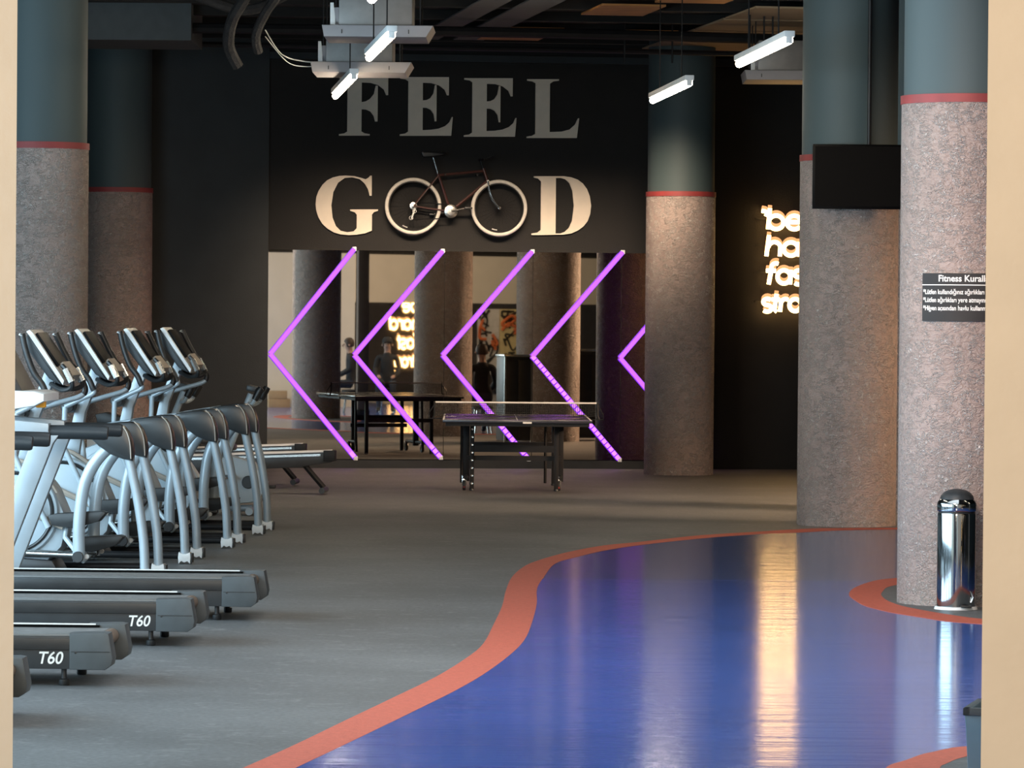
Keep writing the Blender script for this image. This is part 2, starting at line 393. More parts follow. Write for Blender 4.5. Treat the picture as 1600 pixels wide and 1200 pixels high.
# ceiling slab with joists, and boards coloured as lit patches of it
ceil = struct(B().slab([(-16, 12), (20, 12), (20, 54), (-16, 54)], 5.08, 5.3).obj('ceiling', CEIL, smooth=False))
def cbox(name, u0, u1, d0, d1, z0, z1, m):   # in the wall's frame, d = distance out from the wall
    return B().box(((u0+u1)/2, -(d0+d1)/2, (z0+z1)/2), (u1-u0, d1-d0, z1-z0)).obj(name, m, ceil, loc=P0, rot=WROT, smooth=False)
for d in (1.6, 3.4, 5.2, 7.0, 8.8, 10.6): cbox('joist', -8, 8, d-.06, d+.06, 4.98, 5.08, CEIL)
for u0, u1, d0, d1 in ((0.55, 1.2, 6.6, 8.0), (0.0, .7, 2.4, 3.1), (.02, .72, 3.6, 4.3), (1.4, 2.0, 3.1, 4.2), (1.0, 1.7, 8.5, 9.0)):
    cbox('lit_ceiling_patch', u0, u1, d0, d1, 4.955, 4.975, LITORANGE)
for u0, u1 in ((-0.72, -.42), (-.25, .1)):
    cbox('lit_ceiling_patch', u0, u1, 2.2, 9.4, 4.96, 4.975, BLUELIT)
for k in range(4):
    cbox('lit_ceiling_patch', 2.1, 4.3, 1.2+k*1.75, 2.85+k*1.75, 4.95, 4.97, LITTAN)
# beam on the left, bluish light put into its colour
struct(B().box((-4.15, 45.2, 4.96), (1.5, 1.6, .54)).obj('trim_2', BLUELIT, rot=(0, 0, 0), smooth=False))
# cream walls on the lobby side, with the opening the camera looks through
struct(B().slab([(-12, 15.0), (-1.765, 15.0), (-1.80, 15.28), (-12, 15.28)], 0, 5.2).obj('wall_front_left', CREAM, smooth=False))
wr = struct(B().slab([(1.6785, 15.0), (1.705, 15.2), (2.62, 18.9), (5.62, 18.9), (5.60, 18.62), (3.2, 18.3), (3.2, 15.0)], 0, 3.0).obj('wall_front_right', CREAM, smooth=False))
B().slab([(1.6785, 15.0), (1.705, 15.2), (3.2, 18.3), (3.2, 15.0)], 3.0, 5.2).obj('upper_pier', CREAM, wr, smooth=False)
# bulkhead over the wide lobby opening, seen in the mirror
B().slab([(5.62, 18.9), (14.5, 15.1), (14.4, 14.8), (5.60, 18.62)], 2.05, 3.0).obj('bulkhead', CREAM, wr, smooth=False)
B().slab([(2.62, 18.9), (14.5, 15.3), (14.4, 15.0), (2.6, 18.6)], 3.0, 5.2).obj('upper_wall', DARKPAINT, wr, smooth=False)
struct(B().slab([(5, 2.0), (20, 2.0), (20, 1.7), (5, 1.7)], 0, 3.4).obj('wall_lobby', BROWNW, smooth=False))
struct(B().slab([(-8.75, 15.0), (-8.75, 52), (-9.0, 52), (-9.0, 15.0)], 0, 5.2).obj('wall_left', CHARCOAL, smooth=False))
struct(B().slab([(17.5, 2.0), (17.5, 52), (17.8, 52), (17.8, 2.0)], 0, 5.2).obj('wall_right', CHARCOAL, smooth=False))

# ================================================================== COLUMNS
def column(x, y, r, label, stripe=3.22):
    t = thing('column', label, 'column', (x, y, 0), 0, 'round columns with a red band')
    B().lathe([(r, 0.0), (r+.003, 0.0), (r+.003, stripe), (r, stripe)], 64).obj('plaster_wrap', PLASTER, t)
    B().lathe([(r+.001, stripe), (r+.009, stripe), (r+.009, stripe+.055), (r+.001, stripe+.055)], 64).obj('red_band', STRIPE, t)
    B().lathe([(r-.012, stripe+.02), (r-.012, 5.08)], 64).obj('painted_shaft', TEAL, t)
    return t
column(1.942, 49.05, .40, 'round column covering the right end of the mirror wall, lamp-lit at its top')
column(2.976, 37.47, .435, 'round column with the black screen hung on its front')
column(2.925, 27.30, .42, 'large round column behind the chrome waste bin, carrying the rules sign')
column(-4.05, 36.2, .405, 'round column at far left, next to the left cream wall')
column(-4.61, 49.25, .40, 'round column against the charcoal wall, partly behind the leftmost column')
column(3.82, 40.0, .46, 'round column hidden behind the screen column, seen only reflected in the mirror')

# ================================================================== MIRROR AND LIGHT CHEVRONS
mir = thing('wall_mirror', 'wide wall mirror of tall panels under the cream lettering', 'mirror', wp(0.5, 0.0), TH)
seams = [-2.168, -1.119, -.062, 1.001, 2.071, 3.16]
for i in range(5):
    a, b = seams[i], seams[i+1]
    yaw = 0.0 if i == 0 else radians(0.9)
    wdt = b-a-.004
    B().box((0, 0, 0), (wdt, .006, 2.48), RX(yaw, 3, 'Z')).obj('mirror_panel', MIRROR, mir, loc=((a+b)/2-0.5, -.022 if i else -.016, 1.345), smooth=False)

def chevron(top, apex, bot, dots, label):
    c = thing('chevron_light', label, 'light', wp(apex[0], apex[1], .06), TH, 'purple chevron strip lights on the mirror')
    def loc(p): return Vector((p[0]-apex[0], 0, p[1]-apex[1]))
    a, z, b = loc(top), Vector((0, 0, 0)), loc(bot)
    def channel(p, q, name):
        d = (q-p); L = d.length; ang = math.atan2(d.z, d.x)
        return B().box((p+q)/2+Vector((0, .018, 0)), (L, .012, .062), RX(-ang, 3, 'Y')).obj(name, PURPLECH, c, smooth=False)
    channel(z, a, 'upper_channel'); channel(z, b, 'lower_channel')
    B().tube([z, a], .025, 8).obj('upper_tube', PURPLE, c)
    d = b-z
    if dots <= 0: B().tube([z, b], .025, 8).obj('lower_tube', PURPLE, c)
    else:
        k0 = 1-dots
        if k0 > .05: B().tube([z, z+d*k0], .025, 8).obj('lower_tube', PURPLE, c)
        bb = B(); n = int(d.length*dots/.062)
        for k in range(n):
            p = z+d*(k0+dots*k/n); q = z+d*(k0+dots*(k+.72)/n)
            bb.tube([p, q], .025, 8)
        tag(bb.obj('lower_diode_row', PURPLEDOT, c), kind='stuff')
    for p, nm in ((a, 'end_cap'), (b, 'end_cap')):
        B().box(p+Vector((0, .006, 0)), (.05, .04, .05), bev=.008).obj(nm, WHITE, c)
    return c
chevron((-1.147, 2.602), (-2.138, 1.348), (-1.113, .115), 0.06, 'purple LED chevron at the left edge of the mirror, beside the charcoal wall')
chevron((-.09, 2.59), (-1.137, 1.342), (-.093, .125), 0.12, 'purple LED chevron second from the left, left of the table tennis net')
chevron((.988, 2.594), (-.08, 1.347), (.963, .112), 0.45, 'purple LED chevron whose lower arm runs behind the table top')
chevron((2.081, 2.597), (.999, 1.341), (2.064, .108), 1.0, 'purple LED chevron with a dotted lower arm, just left of the lamp-lit column')
chevron((3.13, 2.59), (2.061, 1.328), (3.12, .115), 0.35, 'purple LED chevron mostly hidden behind the lamp-lit column')

# ================================================================== WALL LETTERS
def LX(X): return -1.796+X*0.0022556
def LZ(X, Y): return 4.787+X*3.2e-5-Y*0.0022345
def letter(loops, label, name='wall_letter'):
    xs = [p[0] for p in loops[0]]; ys = [p[1] for p in loops[0]]
    cx, cy = (min(xs)+max(xs))/2, max(ys)
    lp = [[(LX(x)-LX(cx), LZ(x, y)-LZ(cx, cy)) for x, y in l] for l in loops]
    me = curve_mesh(name, lp, .03)
    me.transform(RX(pi/2, 4, 'X'))
    o = link(name, me, LETTER, None, wp(LX(cx), LZ(cx, cy), .022), WROT)
    return tag(o, label, 'letter', 'cream letters on the black wall')
def ser(ox, oy, pts): return [(ox+x, oy-y) for x, y in pts]
Et = [(0, 304), (28, 300), (43, 290), (43, 22), (28, 12), (0, 8), (0, 0), (272, 0), (280, 100), (274, 100), (262, 72), (240, 52), (205, 38), (165, 32), (120, 30), (120, 150), (142, 148), (162, 138), (178, 115), (184, 77), (193, 77), (193, 270), (184, 270), (176, 225), (160, 200), (140, 190), (120, 188), (120, 282), (165, 280), (205, 268), (235, 245), (248, 215), (258, 215), (258, 312), (0, 312)]
Ft = [(0, 304), (28, 300), (43, 290), (43, 22), (28, 12), (0, 8), (0, 0), (162, 0), (162, 8), (135, 12), (118, 22), (118, 140), (142, 138), (165, 128), (182, 105), (190, 75), (203, 75), (203, 265), (192, 265), (183, 222), (162, 195), (140, 182), (118, 178), (118, 282), (165, 280), (205, 268), (235, 245), (248, 215), (258, 215), (258, 312), (0, 312)]
Lt = [(0, 0), (268, 0), (280, 105), (273, 105), (258, 72), (230, 46), (185, 34), (122, 32), (122, 290), (140, 302), (170, 306), (170, 314), (0, 314), (0, 306), (28, 302), (45, 292), (45, 22), (28, 12), (0, 8)]
letter([ser(203, 380, Ft)], 'cream serif letter F, upper row, behind the lower left tube lamp')
letter([ser(525, 381, Et)], 'cream serif letter E next to the F, with cables in front of its top')
letter([ser(865, 386, Et)], 'cream serif letter E next to the L, second E of the upper row')
letter([ser(1200, 393, Lt)], 'cream serif letter L ending the upper row')
Gt = [(370, 593), (378, 593), (378, 700), (367, 700), (358, 665), (340, 635), (315, 612), (275, 602), (235, 605), (200, 630), (175, 680), (165, 750), (172, 815), (190, 860), (215, 885), (250, 893), (285, 888), (300, 872), (300, 800), (290, 787), (265, 780), (265, 772), (412, 772), (412, 780), (390, 787), (380, 800), (380, 885), (345, 899), (300, 906), (260, 908), (215, 904), (180, 894), (145, 873), (118, 848), (98, 815), (86, 780), (82, 745), (86, 705), (98, 672), (118, 640), (142, 617), (172, 602), (205, 594), (240, 592), (285, 595), (320, 604), (345, 612), (360, 604)]
letter([Gt], 'cream serif letter G at the start of the lower row')
Dt = [(1240, 597), (1400, 597), (1440, 603), (1475, 616), (1503, 637), (1525, 667), (1540, 705), (1548, 755), (1543, 800), (1530, 838), (1508, 866), (1478, 888), (1442, 904), (1400, 910), (1230, 912), (1230, 903), (1262, 898), (1278, 885), (1278, 625), (1262, 610), (1240, 605)]
Dh = [(1358, 607), (1385, 607), (1408, 614), (1430, 635), (1446, 675), (1455, 755), (1446, 835), (1430, 873), (1408, 895), (1385, 903), (1358, 903)]
letter([Dt, Dh], 'cream serif letter D at the end of the lower row')

# ================================================================== BICYCLE ON THE WALL
bc = thing('bicycle', 'dark maroon bicycle with cream tyres hung between the letters G and D', 'bicycle', wp(LX(820), LZ(820, 912), .16), TH)
def bp(X, Y, y=0.0): return Vector((LX(X)-LX(820), y, LZ(820, Y)-LZ(820, 912)))
RWC, FWC, BB, SEAT, HT, HB = bp(592, 760), bp(1048, 765), bp(790, 785), bp(722, 585), bp(962, 555), bp(985, 622)
for nm, c, hubm in (('rear_wheel', RWC, 1), ('front_wheel', FWC, 0)):
    wh = B().torus(.316, .023, c, 56, 10).obj(nm, TYRE, bc)
    wh['label'] = 'cream tyre and wheel'
    B().torus(.289, .010, c, 56, 6, rw=.013).obj('rim', BLACKSTEEL, wh)
    bb = B()
    for k in range(28):
        a = 2*pi*k/28; hy = .03*(1 if k % 2 else -1)
        bb.tube([c+Vector((.018*cos(a+.5), hy, .018*sin(a+.5))), c+Vector((.287*cos(a), 0, .287*sin(a)))], .0016, 4, caps=False)
    tag(bb.obj('spokes', BLACKSTEEL, wh), kind='stuff')
    B().lathe([(.012, -.05), (.022, -.045), (.016, -.03), (.016, .03), (.022, .045), (.012, .05)], 12, c, 'y').obj('hub', STEEL, wh)
    a0 = radians(-112 if hubm else -102)
    lb = B()
    for k in range(5):
        a = a0+(k-2)*.035
        lb.box(c+Vector((.262*cos(a), -.012, .262*sin(a))), (.012, .006, .026), RX(-(a-0), 3, 'Y'))
    lb.obj('reflector_tag', TEXTW, wh)
fr = B()
fr.tube([SEAT, BB], .016, 8); fr.tube([SEAT+Vector((.01, 0, -.02)), HT+Vector((.01, 0, -.03))], .015, 8); fr.tube([HB, BB], .018, 8); fr.tube([HT, HB], .019, 10)
for s in (-.045, .045):
    fr.tube([BB+Vector((-.03, s*.6, 0)), RWC+Vector((0, s, 0))], .010, 6); fr.tube([SEAT+Vector((0, s*.5, -.03)), RWC+Vector((0, s, 0))], .009, 6)
fr.obj('frame', FRAMEB, bc)
fk = B()
for s in (-.05, .05): fk.tube(bez([HB+Vector((0, s*.6, 0)), bp(1000, 690, s), bp(1020, 730, s), FWC+Vector((0, s, 0))], 5), .010, 8)
fk.tube([HB+Vector((0, -.035, 0)), HB+Vector((0, .035, 0))], .014, 8)
fk.obj('fork', STEEL, bc)['label'] = 'silver curved fork'
B().tube([SEAT, bp(697, 500)], .013, 8).obj('seat_post', STEEL, bc)
sd = B()
sd.prism([(-.14, .03), (-.13, .045), (.0, .04), (.15, .03), (.155, .018), (.02, -.01), (-.12, -.02)], -.05, .05, .012)
sd.obj('saddle', BLACK, bc, loc=bp(694, 490))
hb = B()
hb.tube([HT, bp(950, 515)], .012, 8)
hb.tube(bez([bp(952, 512, -.26), bp(945, 508, -.15), bp(958, 510, 0), bp(945, 508, .08), bp(952, 512, .12)], 5), .011, 8)
hb.tube(bez([bp(960, 510, -.2), bp(990, 500, -.21), bp(1003, 492, -.22)], 4), .010, 8)
hb.obj('handlebar', BLACKSTEEL, bc)
ck = B()
ck.lathe([(.025, -.05), (.078, -.048), (.082, -.045), (.078, -.042), (.025, -.040)], 28, BB, 'y')
ck.lathe([(.03, -.06), (.05, -.058), (.05, -.054), (.03, -.052)], 20, BB, 'y')
ck.obj('chainring', STEEL, bc)
cr = B()
cr.tube([BB+Vector((0, -.065, 0)), bp(878, 768, -.075)], .012, 8); cr.tube([BB+Vector((0, .05, 0)), bp(702, 802, .055)], .012, 8)
cr.obj('crank', STEEL, bc)
for X, Y, y in ((878, 768, -.12), (702, 802, .1)):
    B().box(bp(X, Y, y), (.09, .07, .022), bev=.005).obj('pedal', BLACK, bc)
dr = B(); dr.lathe([(.02, -.045), (.045, -.04), (.045, -.03), (.02, -.025)], 20, RWC, 'y'); dr.box(RWC+Vector((-.005, -.05, -.09)), (.02, .012, .13), RX(.3, 3, 'Y'))
dr.torus(.022, .006, RWC+Vector((.01, -.05, -.06)), 14, 6); dr.torus(.022, .006, RWC+Vector((-.03, -.05, -.14)), 14, 6)
dr.obj('derailleur', STEEL, bc)
ch = B(); ch.tube([BB+Vector((0, -.043, .08)), RWC+Vector((0, -.035, .045))], .005, 4); ch.tube([BB+Vector((0, -.043, -.08)), RWC+Vector((-.02, -.045, -.16))], .005, 4)
ch.obj('chain', BLACKSTEEL, bc)
for X in (760, 930): B().tube([bp(X, 590, -.03), bp(X, 590, .15)], .012, 8).obj('wall_hook', BLACKSTEEL, bc)

# ================================================================== LIT WORD SIGNS
def U(X): return X*.00141
def Z(Y): return -Y*.001345
def arc(cx, cy, rx, ry, a0, a1, n=14): return [(cx+rx*cos(radians(a0+(a1-a0)*k/n)), cy-ry*sin(radians(a0+(a1-a0)*k/n))) for k in range(n+1)]
def glyph(ch):
    """strokes of a rounded lower-case letter; x-height 160, ascender 215, baseline 0 (y down)"""
    o = arc(62, -80, 56, 66, 0, 360, 22)
    if ch == 'b': return [[(14, -215), (0, -12)], o], 138
    if ch == 'a': return [o, [(122, -150), (116, -6)]], 140
    if ch == 'd': return [o, [(132, -215), (116, -6)]], 142
    if ch == 'o': return [o], 134
    if ch == 'e': return [[(12, -84), (116, -84)]+arc(62, -80, 56, 66, 0, 320, 18)], 134
    if ch == 'g': return [o, [(120, -146), (112, 20)]+arc(66, 22, 46, 42, 0, -160, 8)], 140
    if ch == 'h': return [[(20, -215), (0, -6)], [(12, -95)]+arc(62, -95, 46, 52, 170, 0, 8)+[(104, -6)]], 128
    if ch == 'n': return [[(10, -150), (0, -6)], [(8, -95)]+arc(58, -95, 46, 52, 170, 0, 8)+[(98, -6)]], 124
    if ch == 'r': return [[(12, -150), (0, -6)], [(8, -95)]+arc(52, -98, 42, 48, 165, 55, 6)], 84
    if ch == 'f': return [arc(66, -178, 38, 36, 60, 180, 6)+[(24, -130), (4, -4)], [(-18, -140), (64, -140)]], 74
    if ch == 't': return [[(34, -200), (14, -24), (36, -8)], [(-12, -140), (62, -140)]], 68
    if ch == 's': return [arc(52, -112, 40, 34, 40, 250, 9)+arc(50, -42, 42, 36, 80, -140, 9)], 106
    if ch == "'": return [[(-30, -196), (0, -190), (14, -170), (2, -140)]], 40
    return [], 60
def word_sign(label, loc, rz, off):
    t = thing('word_sign', label, 'sign', loc, rz)
    for word, x0, yb, scl, sx in (("'be", 150, 345, .92, 1.14), ('hard', 142, 580, .90, 1.12), ('fast', 160, 830, .90, 1.0), ("strong'", 108, 1075, .82, .90)):
        x = x0
        if word[0] == "'": x = 124
        for k, chx in enumerate(word):
            st, adv = glyph(chx)
            if chx == "'" and k == 0:
                st = [[(-22, -190), (6, -184), (20, -165), (8, -138)]]; adv = 26
            bb = B(); b2 = B()
            for s_ in st:
                pts = [Vector((U(x+px*sx), 0, Z(yb+py*scl))) for px, py in s_]
                pts = [p for i, p in enumerate(pts) if i == 0 or (p-pts[i-1]).length > 1e-4]
                bb.tube(pts, .026, 8); b2.tube([p+Vector((.012, .055, .040)) for p in pts], .026, 6)
            g = bb.obj('glow_letter', NEONW, t)
            b2.obj('back_tube', NEONP, g)
            x += adv*sx
    for Y in (240, 480, 720, 980): B().box((U(380), .10, Z(Y)), (U(640), .012, .02)).obj('mounting_rail', BLACKSTEEL, t)
    return t
word_sign('glowing warm word sign on the black wall, right part behind the screen column', wp(3.617, 3.338, .12), TH, 0)
sg = word_sign('second glowing word sign in the lobby, seen only reflected in the mirror', (10.72, 10.0, 2.42), radians(188), 0)
sg.scale = (.85, 1, 1.22)

# ================================================================== SCREEN ON THE COLUMN
tv = thing('wall_screen', 'flat black screen mounted high on the column right of the word sign', 'screen', (3.11, 36.93, 2.79), 0)
B().box((0, 0, .28), (1.0, .05, .565), bev=.006).obj('casing', BLACKGLOSS, tv)
B().box((0, -.027, .283), (.96, .004, .52)).obj('display_panel', BLACKGLOSS, tv, smooth=False)
B().box((-.1, .06, .28), (.3, .09, .3), bev=.004).obj('wall_bracket', BLACKSTEEL, tv)
B().tube([(.0, .1, .56), (.0, .1, 2.2)], .018, 8).obj('cable_conduit', BLACKSTEEL, tv)

# ================================================================== RULES SIGN ON THE NEAR COLUMN
rs = thing('rules_sign', 'charcoal rules sign with white lines of text, curved round the near column', 'sign', (2.925, 27.30, 1.85), 0)
RC = .428
def wrapc(me, a_left, z0, r):
    for v in me.vertices:
        a = a_left+v.co.x/r; rr = r+v.co.z
        v.co = Vector((rr*sin(a), -rr*cos(a), z0+v.co.y))
AL = -0.785      # angle of the sign's left edge, from the line of sight
def bent(name, w_, h_, r, zc, d):
    bb = B(); n = 24
    rows = []
    for k in range(n+1):
        a = AL+w_*k/n/r
        rows.append([bb.bm.verts.new((q*sin(a), -q*cos(a), zz)) for q, zz in ((r, zc), (r+d, zc), (r+d, zc+h_), (r, zc+h_))])
    for k in range(n):
        for j in range(4): bb.bm.faces.new((rows[k][j], rows[k][(j+1) % 4], rows[k+1][(j+1) % 4], rows[k+1][j]))
    bb.bm.faces.new(rows[0]); bb.bm.faces.new(rows[-1][::-1]); return bb
bent('board', .66, .305, RC-.002, -.025, .010).obj('board', SIGNB, rs)
bent('rule', .64, .0055, RC+.006, .203, .003).obj('ruled_line', TEXTW, rs)
for body, size, zz, xo in (('Fitness Kuralları', .058, .228, .118), ('*Lütfen kullandığınız ağırlıkları yerine koyunuz.', .043, .147, .008), ('*Lütfen ağırlıkları yere atmayınız.', .043, .096, .008), ('*Hijyen açısından havlu kullanmak zorunludur.', .043, .044, .008)):
    me = text_mesh('text_line', body, size, .002, fat=.0012 if size > .05 else .0006)
    wmax = max(v.co.x for v in me.vertices)
    k = (.36/wmax if body.startswith('Fit') else (.44/wmax if 'atmay' in body else (.63/wmax if 'yerine' in body else .62/wmax)))
    for v in me.vertices: v.co.x = v.co.x*k+xo
    wrapc(me, AL, zz, RC+.0085)
    link('text_line', me, TEXTW, rs)

# ================================================================== CHROME WASTE BIN
wb = thing('waste_bin', 'chrome pedal bin standing against the near right column', 'bin', (2.82, 26.70, 0), 0)
B().lathe([(.136, 0.0), (.138, .006), (.132, .022), (.12, .024)], 40).obj('base_ring', WHITE, wb)
B().lathe([(.122, .02), (.123, .03), (.123, .60), (.121, .612)], 48).obj('body', CHROME, wb)
B().lathe([(.116, .610), (.116, .628)], 40).obj('neck_band', BLACK, wb)
lid = B().lathe([(.124, .626), (.126, .632), (.126, .668), (.122, .684), (.110, .700)], 48).obj('lid_rim', CHROME, wb)
B().lathe([(.110, .699), (.102, .722), (.085, .742), (.055, .758), (.02, .765), (0.0001, .766)], 40).obj('dome_flap', GREYPL, wb)
B().box((.05, -.125, .03), (.07, .06, .012), bev=.004).obj('pedal', BLACK, wb)
hg = B(); hg.tube([(.085, -.09, .05), (.10, -.085, .085), (.085, -.09, .12)], .008, 8); hg.obj('carry_handle', STEEL, wb)

# slate bin beside the right cream wall
gb = thing('planter_box', 'slate blue box with a sloping rim, beside the right cream wall at the bottom', 'box', (1.985, 16.62, 0), radians(-14))
B().prism([(-.145, 0.0), (.145, 0.0), (.16, .25), (.165, .30), (-.165, .30), (-.16, .25)], -.2, .2, .006).obj('body', GREYBOX, gb)
bb = B()
for sx, sy, w_, d_ in ((-1, 0, .03, .42), (1, 0, .03, .42), (0, -1, .36, .03), (0, 1, .36, .03)):
    bb.box((sx*.155, sy*.195, .312), (w_ if sx else .34, d_ if sx else .03, .03), bev=.004)
bb.obj('rim', MIDGREY, gb)
B().prism([(-.07, .327), (.1, .327), (.1, .37), (.02, .375)], -.12, .16, .004).obj('lid_insert', WHITE, gb)['label'] = 'cream lid piece'

# ================================================================== TABLE TENNIS TABLE
tt = thing('table_tennis_table', 'dark table tennis table with net, standing in front of the mirror', 'table', (.045, 44.45, 0), radians(0.6))
for sy in (-1, 1):
    tp = B().box((0, sy*.688, .747), (1.525, 1.365, .026), bev=.003).obj('table_top', TABLETOP, tt)
    B().box((0, sy*.688, .716), (1.47, 1.31, .036)).obj('apron', BLACKSTEEL, tp, smooth=False)
    bb = B()
    for q in (-.755, .755): bb.box((q, sy*.688, .7605), (.018, 1.365, .0012))
    bb.box((0, sy*1.362, .7605), (1.525, .018, .0012)); bb.box((0, sy*.688, .7605), (.004, 1.365, .0012))
    bb.obj('edge_line', TAPE, tp, smooth=False)
for x in (-.46, .42):
    for y in (-.42, 1.05):
        lg = B().box((x, y, .36), (.045, .045, .70), bev=.006).obj('leg', BLACKSTEEL, tt)
        B().lathe([(.02, 0.0), (.026, .004), (.026, .02), (.018, .03)], 12, (x, y, 0)).obj('foot', GREYPL, lg)
for x in (-.57, .33):
    B().tube([(x, .9, .70), (x, .95, .2), (x, .98, .03)], .016, 8).obj('brace', BLACKSTEEL, tt)
bb = B(); bb.box((-.02, -.42, .44), (.90, .04, .07)); bb.box((-.02, -.36, .34), (.98, .05, .05)); bb.obj('cross_bar', BLACKSTEEL, tt, smooth=False)
bb = B(); bb.box((-.02, 1.05, .44), (.90, .04, .05)); bb.obj('cross_bar', BLACKSTEEL, tt, smooth=False)
for x in (-.52, .47):
    uc = B().box((x, .1, .38), (.07, .06, .60), bev=.006).obj('undercarriage', BLACKSTEEL, tt)
    B().tube([(x, -.35, .13), (x, .55, .13)], .022, 8).obj('undercarriage_rail', BLACKSTEEL, uc)
    for y in (-.30, .5):
        ws = B().lathe([(.012, -.016), (.048, -.018), (.055, -.010), (.055, .010), (.048, .018), (.012, .016)], 20, (x-.02, y, .055), 'x').obj('castor', GREYPL, tt)
        B().box((x-.02, y, .09), (.05, .03, .07), bev=.004).obj('castor_fork', STEEL, ws)
        B().box((x-.02, y-.05, .035), (.02, .02, .02)).obj('brake_tab', STRIPE, ws)
for k in range(8): B().lathe([(.008, -.002), (.014, -.004), (.014, .004), (.008, .002)], 10, (-.46, -.445, .08+k*.08), 'y').obj('adjustment_stud', STEEL, tt)
nt_ = B().box((0, 0, .914), (1.70, .006, .016)).obj('net_tape', TAPE, tt, smooth=False)
bb = B()
for k in range(86): bb.box((-.845+k*.0199, 0, .838), (.0035, .0025, .14))
for k in range(8): bb.box((0, 0, .774+k*.018), (1.70, .0025, .0035))
tag(bb.obj('net_mesh', NETM, tt, smooth=False), kind='stuff')
for s in (-1, 1):
    bb = B(); bb.tube([(s*.855, 0, .92), (s*.86, 0, .78), (s*.875, 0, .745)], .009, 8); bb.tube([(s*.85, 0, .905), (s*.915, 0, .80), (s*.92, 0, .742), (s*.78, 0, .742)], .006, 6)
    bb.obj('net_post', BLACKSTEEL, tt)
B().box((.10, -1.372, .737), (.09, .006, .018)).obj('maker_plate', TEXTW, tt, smooth=False)

# ================================================================== TREADMILLS
def make_treadmill():
    t = thing('treadmill', '', 'treadmill', (0, 0, 0), 0, 'treadmills in a row along the left')
    W = .74
    for nm, y0, y1, s in (('side_rail', 0, .115, -1), ('side_rail', W-.115, W, 1)):
        r = B().prism([(-1.95, .085), (-.19, .085), (-.19, .245), (-1.95, .245)], y0, y1, .004).obj(nm, GREYPL, t)
        yf = y0 if s < 0 else y1
        B().prism([(-1.95, .180), (-.19, .180), (-.19, .236), (-1.95, .236)], yf+(-.012 if s < 0 else 0), yf+(0 if s < 0 else .012), .004).obj('rail_moulding', BLACK, r)
        B().box((-1.06, (y0+y1)/2, .250), (1.74, .105, .010), bev=.003).obj('foot_landing', LANDING, r)
        c = B().prism([(-.215, .083), (-.04, .083), (-.008, .105), (0, .14), (-.022, .262), (-.05, .266), (-.215, .262)], y0-.014, y1+.014, .008).obj('end_cap', MIDGREY, t)
        cb = B(); cb.box((-.11, yf+s*.0145, .172), (.19, .002, .004)); cb.lathe([(.0001, -.002), (.006, -.001), (.006, .001)], 8, (-.185, yf+s*.0155, .168), 'y')
        cb.obj('cap_seam', BLACK, c, smooth=False)
        for x in (-.25, -.62):
            B().lathe([(.022, 0), (.026, .006), (.026, .03), (.014, .035), (.014, .09)], 12, (x, (y0+y1)/2, 0)).obj('levelling_foot', BLACK, t)
    B().box((-1.0, W/2, .205), (1.86, W-.20, .06), bev=.004).obj('deck', BLACK, t)
    B().box((-1.02, W/2, .240), (1.84, W-.25, .008)).obj('running_belt', BELT, t, smooth=False)
    B().lathe([(.038, -(W-.25)/2), (.038, (W-.25)/2)], 20, (-.09, W/2, .206), 'y').obj('tail_roller', BELTEND, t)
    B().box((-1.0, W-.122, .259), (1.66, .014, .012), bev=.003).obj('silver_strip', WHITE, t)
    B().box((-1.0, W-.134, .253), (1.70, .012, .010)).obj('belt_gap', BLACKGLOSS, t, smooth=False)
    me = text_mesh('model_lettering', 'T60', .084, .002, shear=.22, fat=.0012)
    me.transform(Matrix.Translation((-.375, -.0015, .112)) @ RX(pi/2, 4, 'X') @ Matrix.Diagonal((.92, 1, 1, 1)))
    link('model_lettering', me, TEXTW, t)
    # motor hood, uprights, handrails, console at the front
    B().prism([(-2.15, .06), (-1.62, .06), (-1.62, .27), (-1.72, .33), (-2.0, .36), (-2.15, .25)], .0, W, .02).obj('motor_hood', GREYPL, t)
    for y in (.02, W-.07):
        B().prism([(-1.74, .08), (-1.56, .20), (-1.235, 1.05), (-1.20, 1.10), (-1.35, 1.10)], y-.025, y+.045, .01).obj('upright', SILVER, t)
        hr = B().tube([(-1.55, y+.01, 1.12), (-1.05, y+.01, 1.117), (-.925, y+.01, 1.114), (-.91, y+.01, 1.113)], [.042, .042, .042, .036], 14, ry=.035).obj('handrail', GREYPL, t)
        B().prism([(-1.72, 1.05), (-1.26, 1.10), (-1.26, 1.17), (-1.72, 1.21)], y-.04, y+.06, .01).obj('rail_bracket', SILVER, hr)
    co = B().prism([(-1.80, 1.20), (-1.36, 1.27), (-1.30, 1.30), (-1.30, 1.345), (-1.36, 1.36), (-1.80, 1.37)], .06, W-.06, .015).obj('console_tray', WHITE, t)
    B().box((-1.335, W/2-.2, 1.285), (.06, .05, .05), bev=.008).obj('safety_key', ORANGE, co)
    sc_ = B(); sc_.box((0, 0, 0), (.07, W-.2, .44), RX(radians(-28), 3, 'Y'), bev=.02); sc_.obj('display_console', BLACK, t, loc=(-1.56, W/2, 1.52))
    return t
tm = make_treadmill()
for i, (x, y, rz, lab) in enumerate((
    (-1.948, 20.72, -2.2, 'black treadmill with lettering, tail nearest to the camera but one, second row from the front'),
    (-1.735, 23.235, -2.2, 'black treadmill with lettering, between the frontmost lettered one and the one below the ellipticals'),
    (-1.510, 25.226, -2.2, 'longest-showing black treadmill, just in front of the elliptical trainers'),
    (-2.220, 18.60, -2.2, 'treadmill almost hidden by the left cream wall, only its rear cap showing'))):
    o = tm if i == 0 else copy_tree(tm)
    o.location = (x, y, 0); o.rotation_euler = (0, 0, radians(rz)); o['label'] = lab
    if i == 2:
        for chd in list(o.children):
            if chd.name.startswith('model_lettering'): bpy.data.objects.remove(chd)
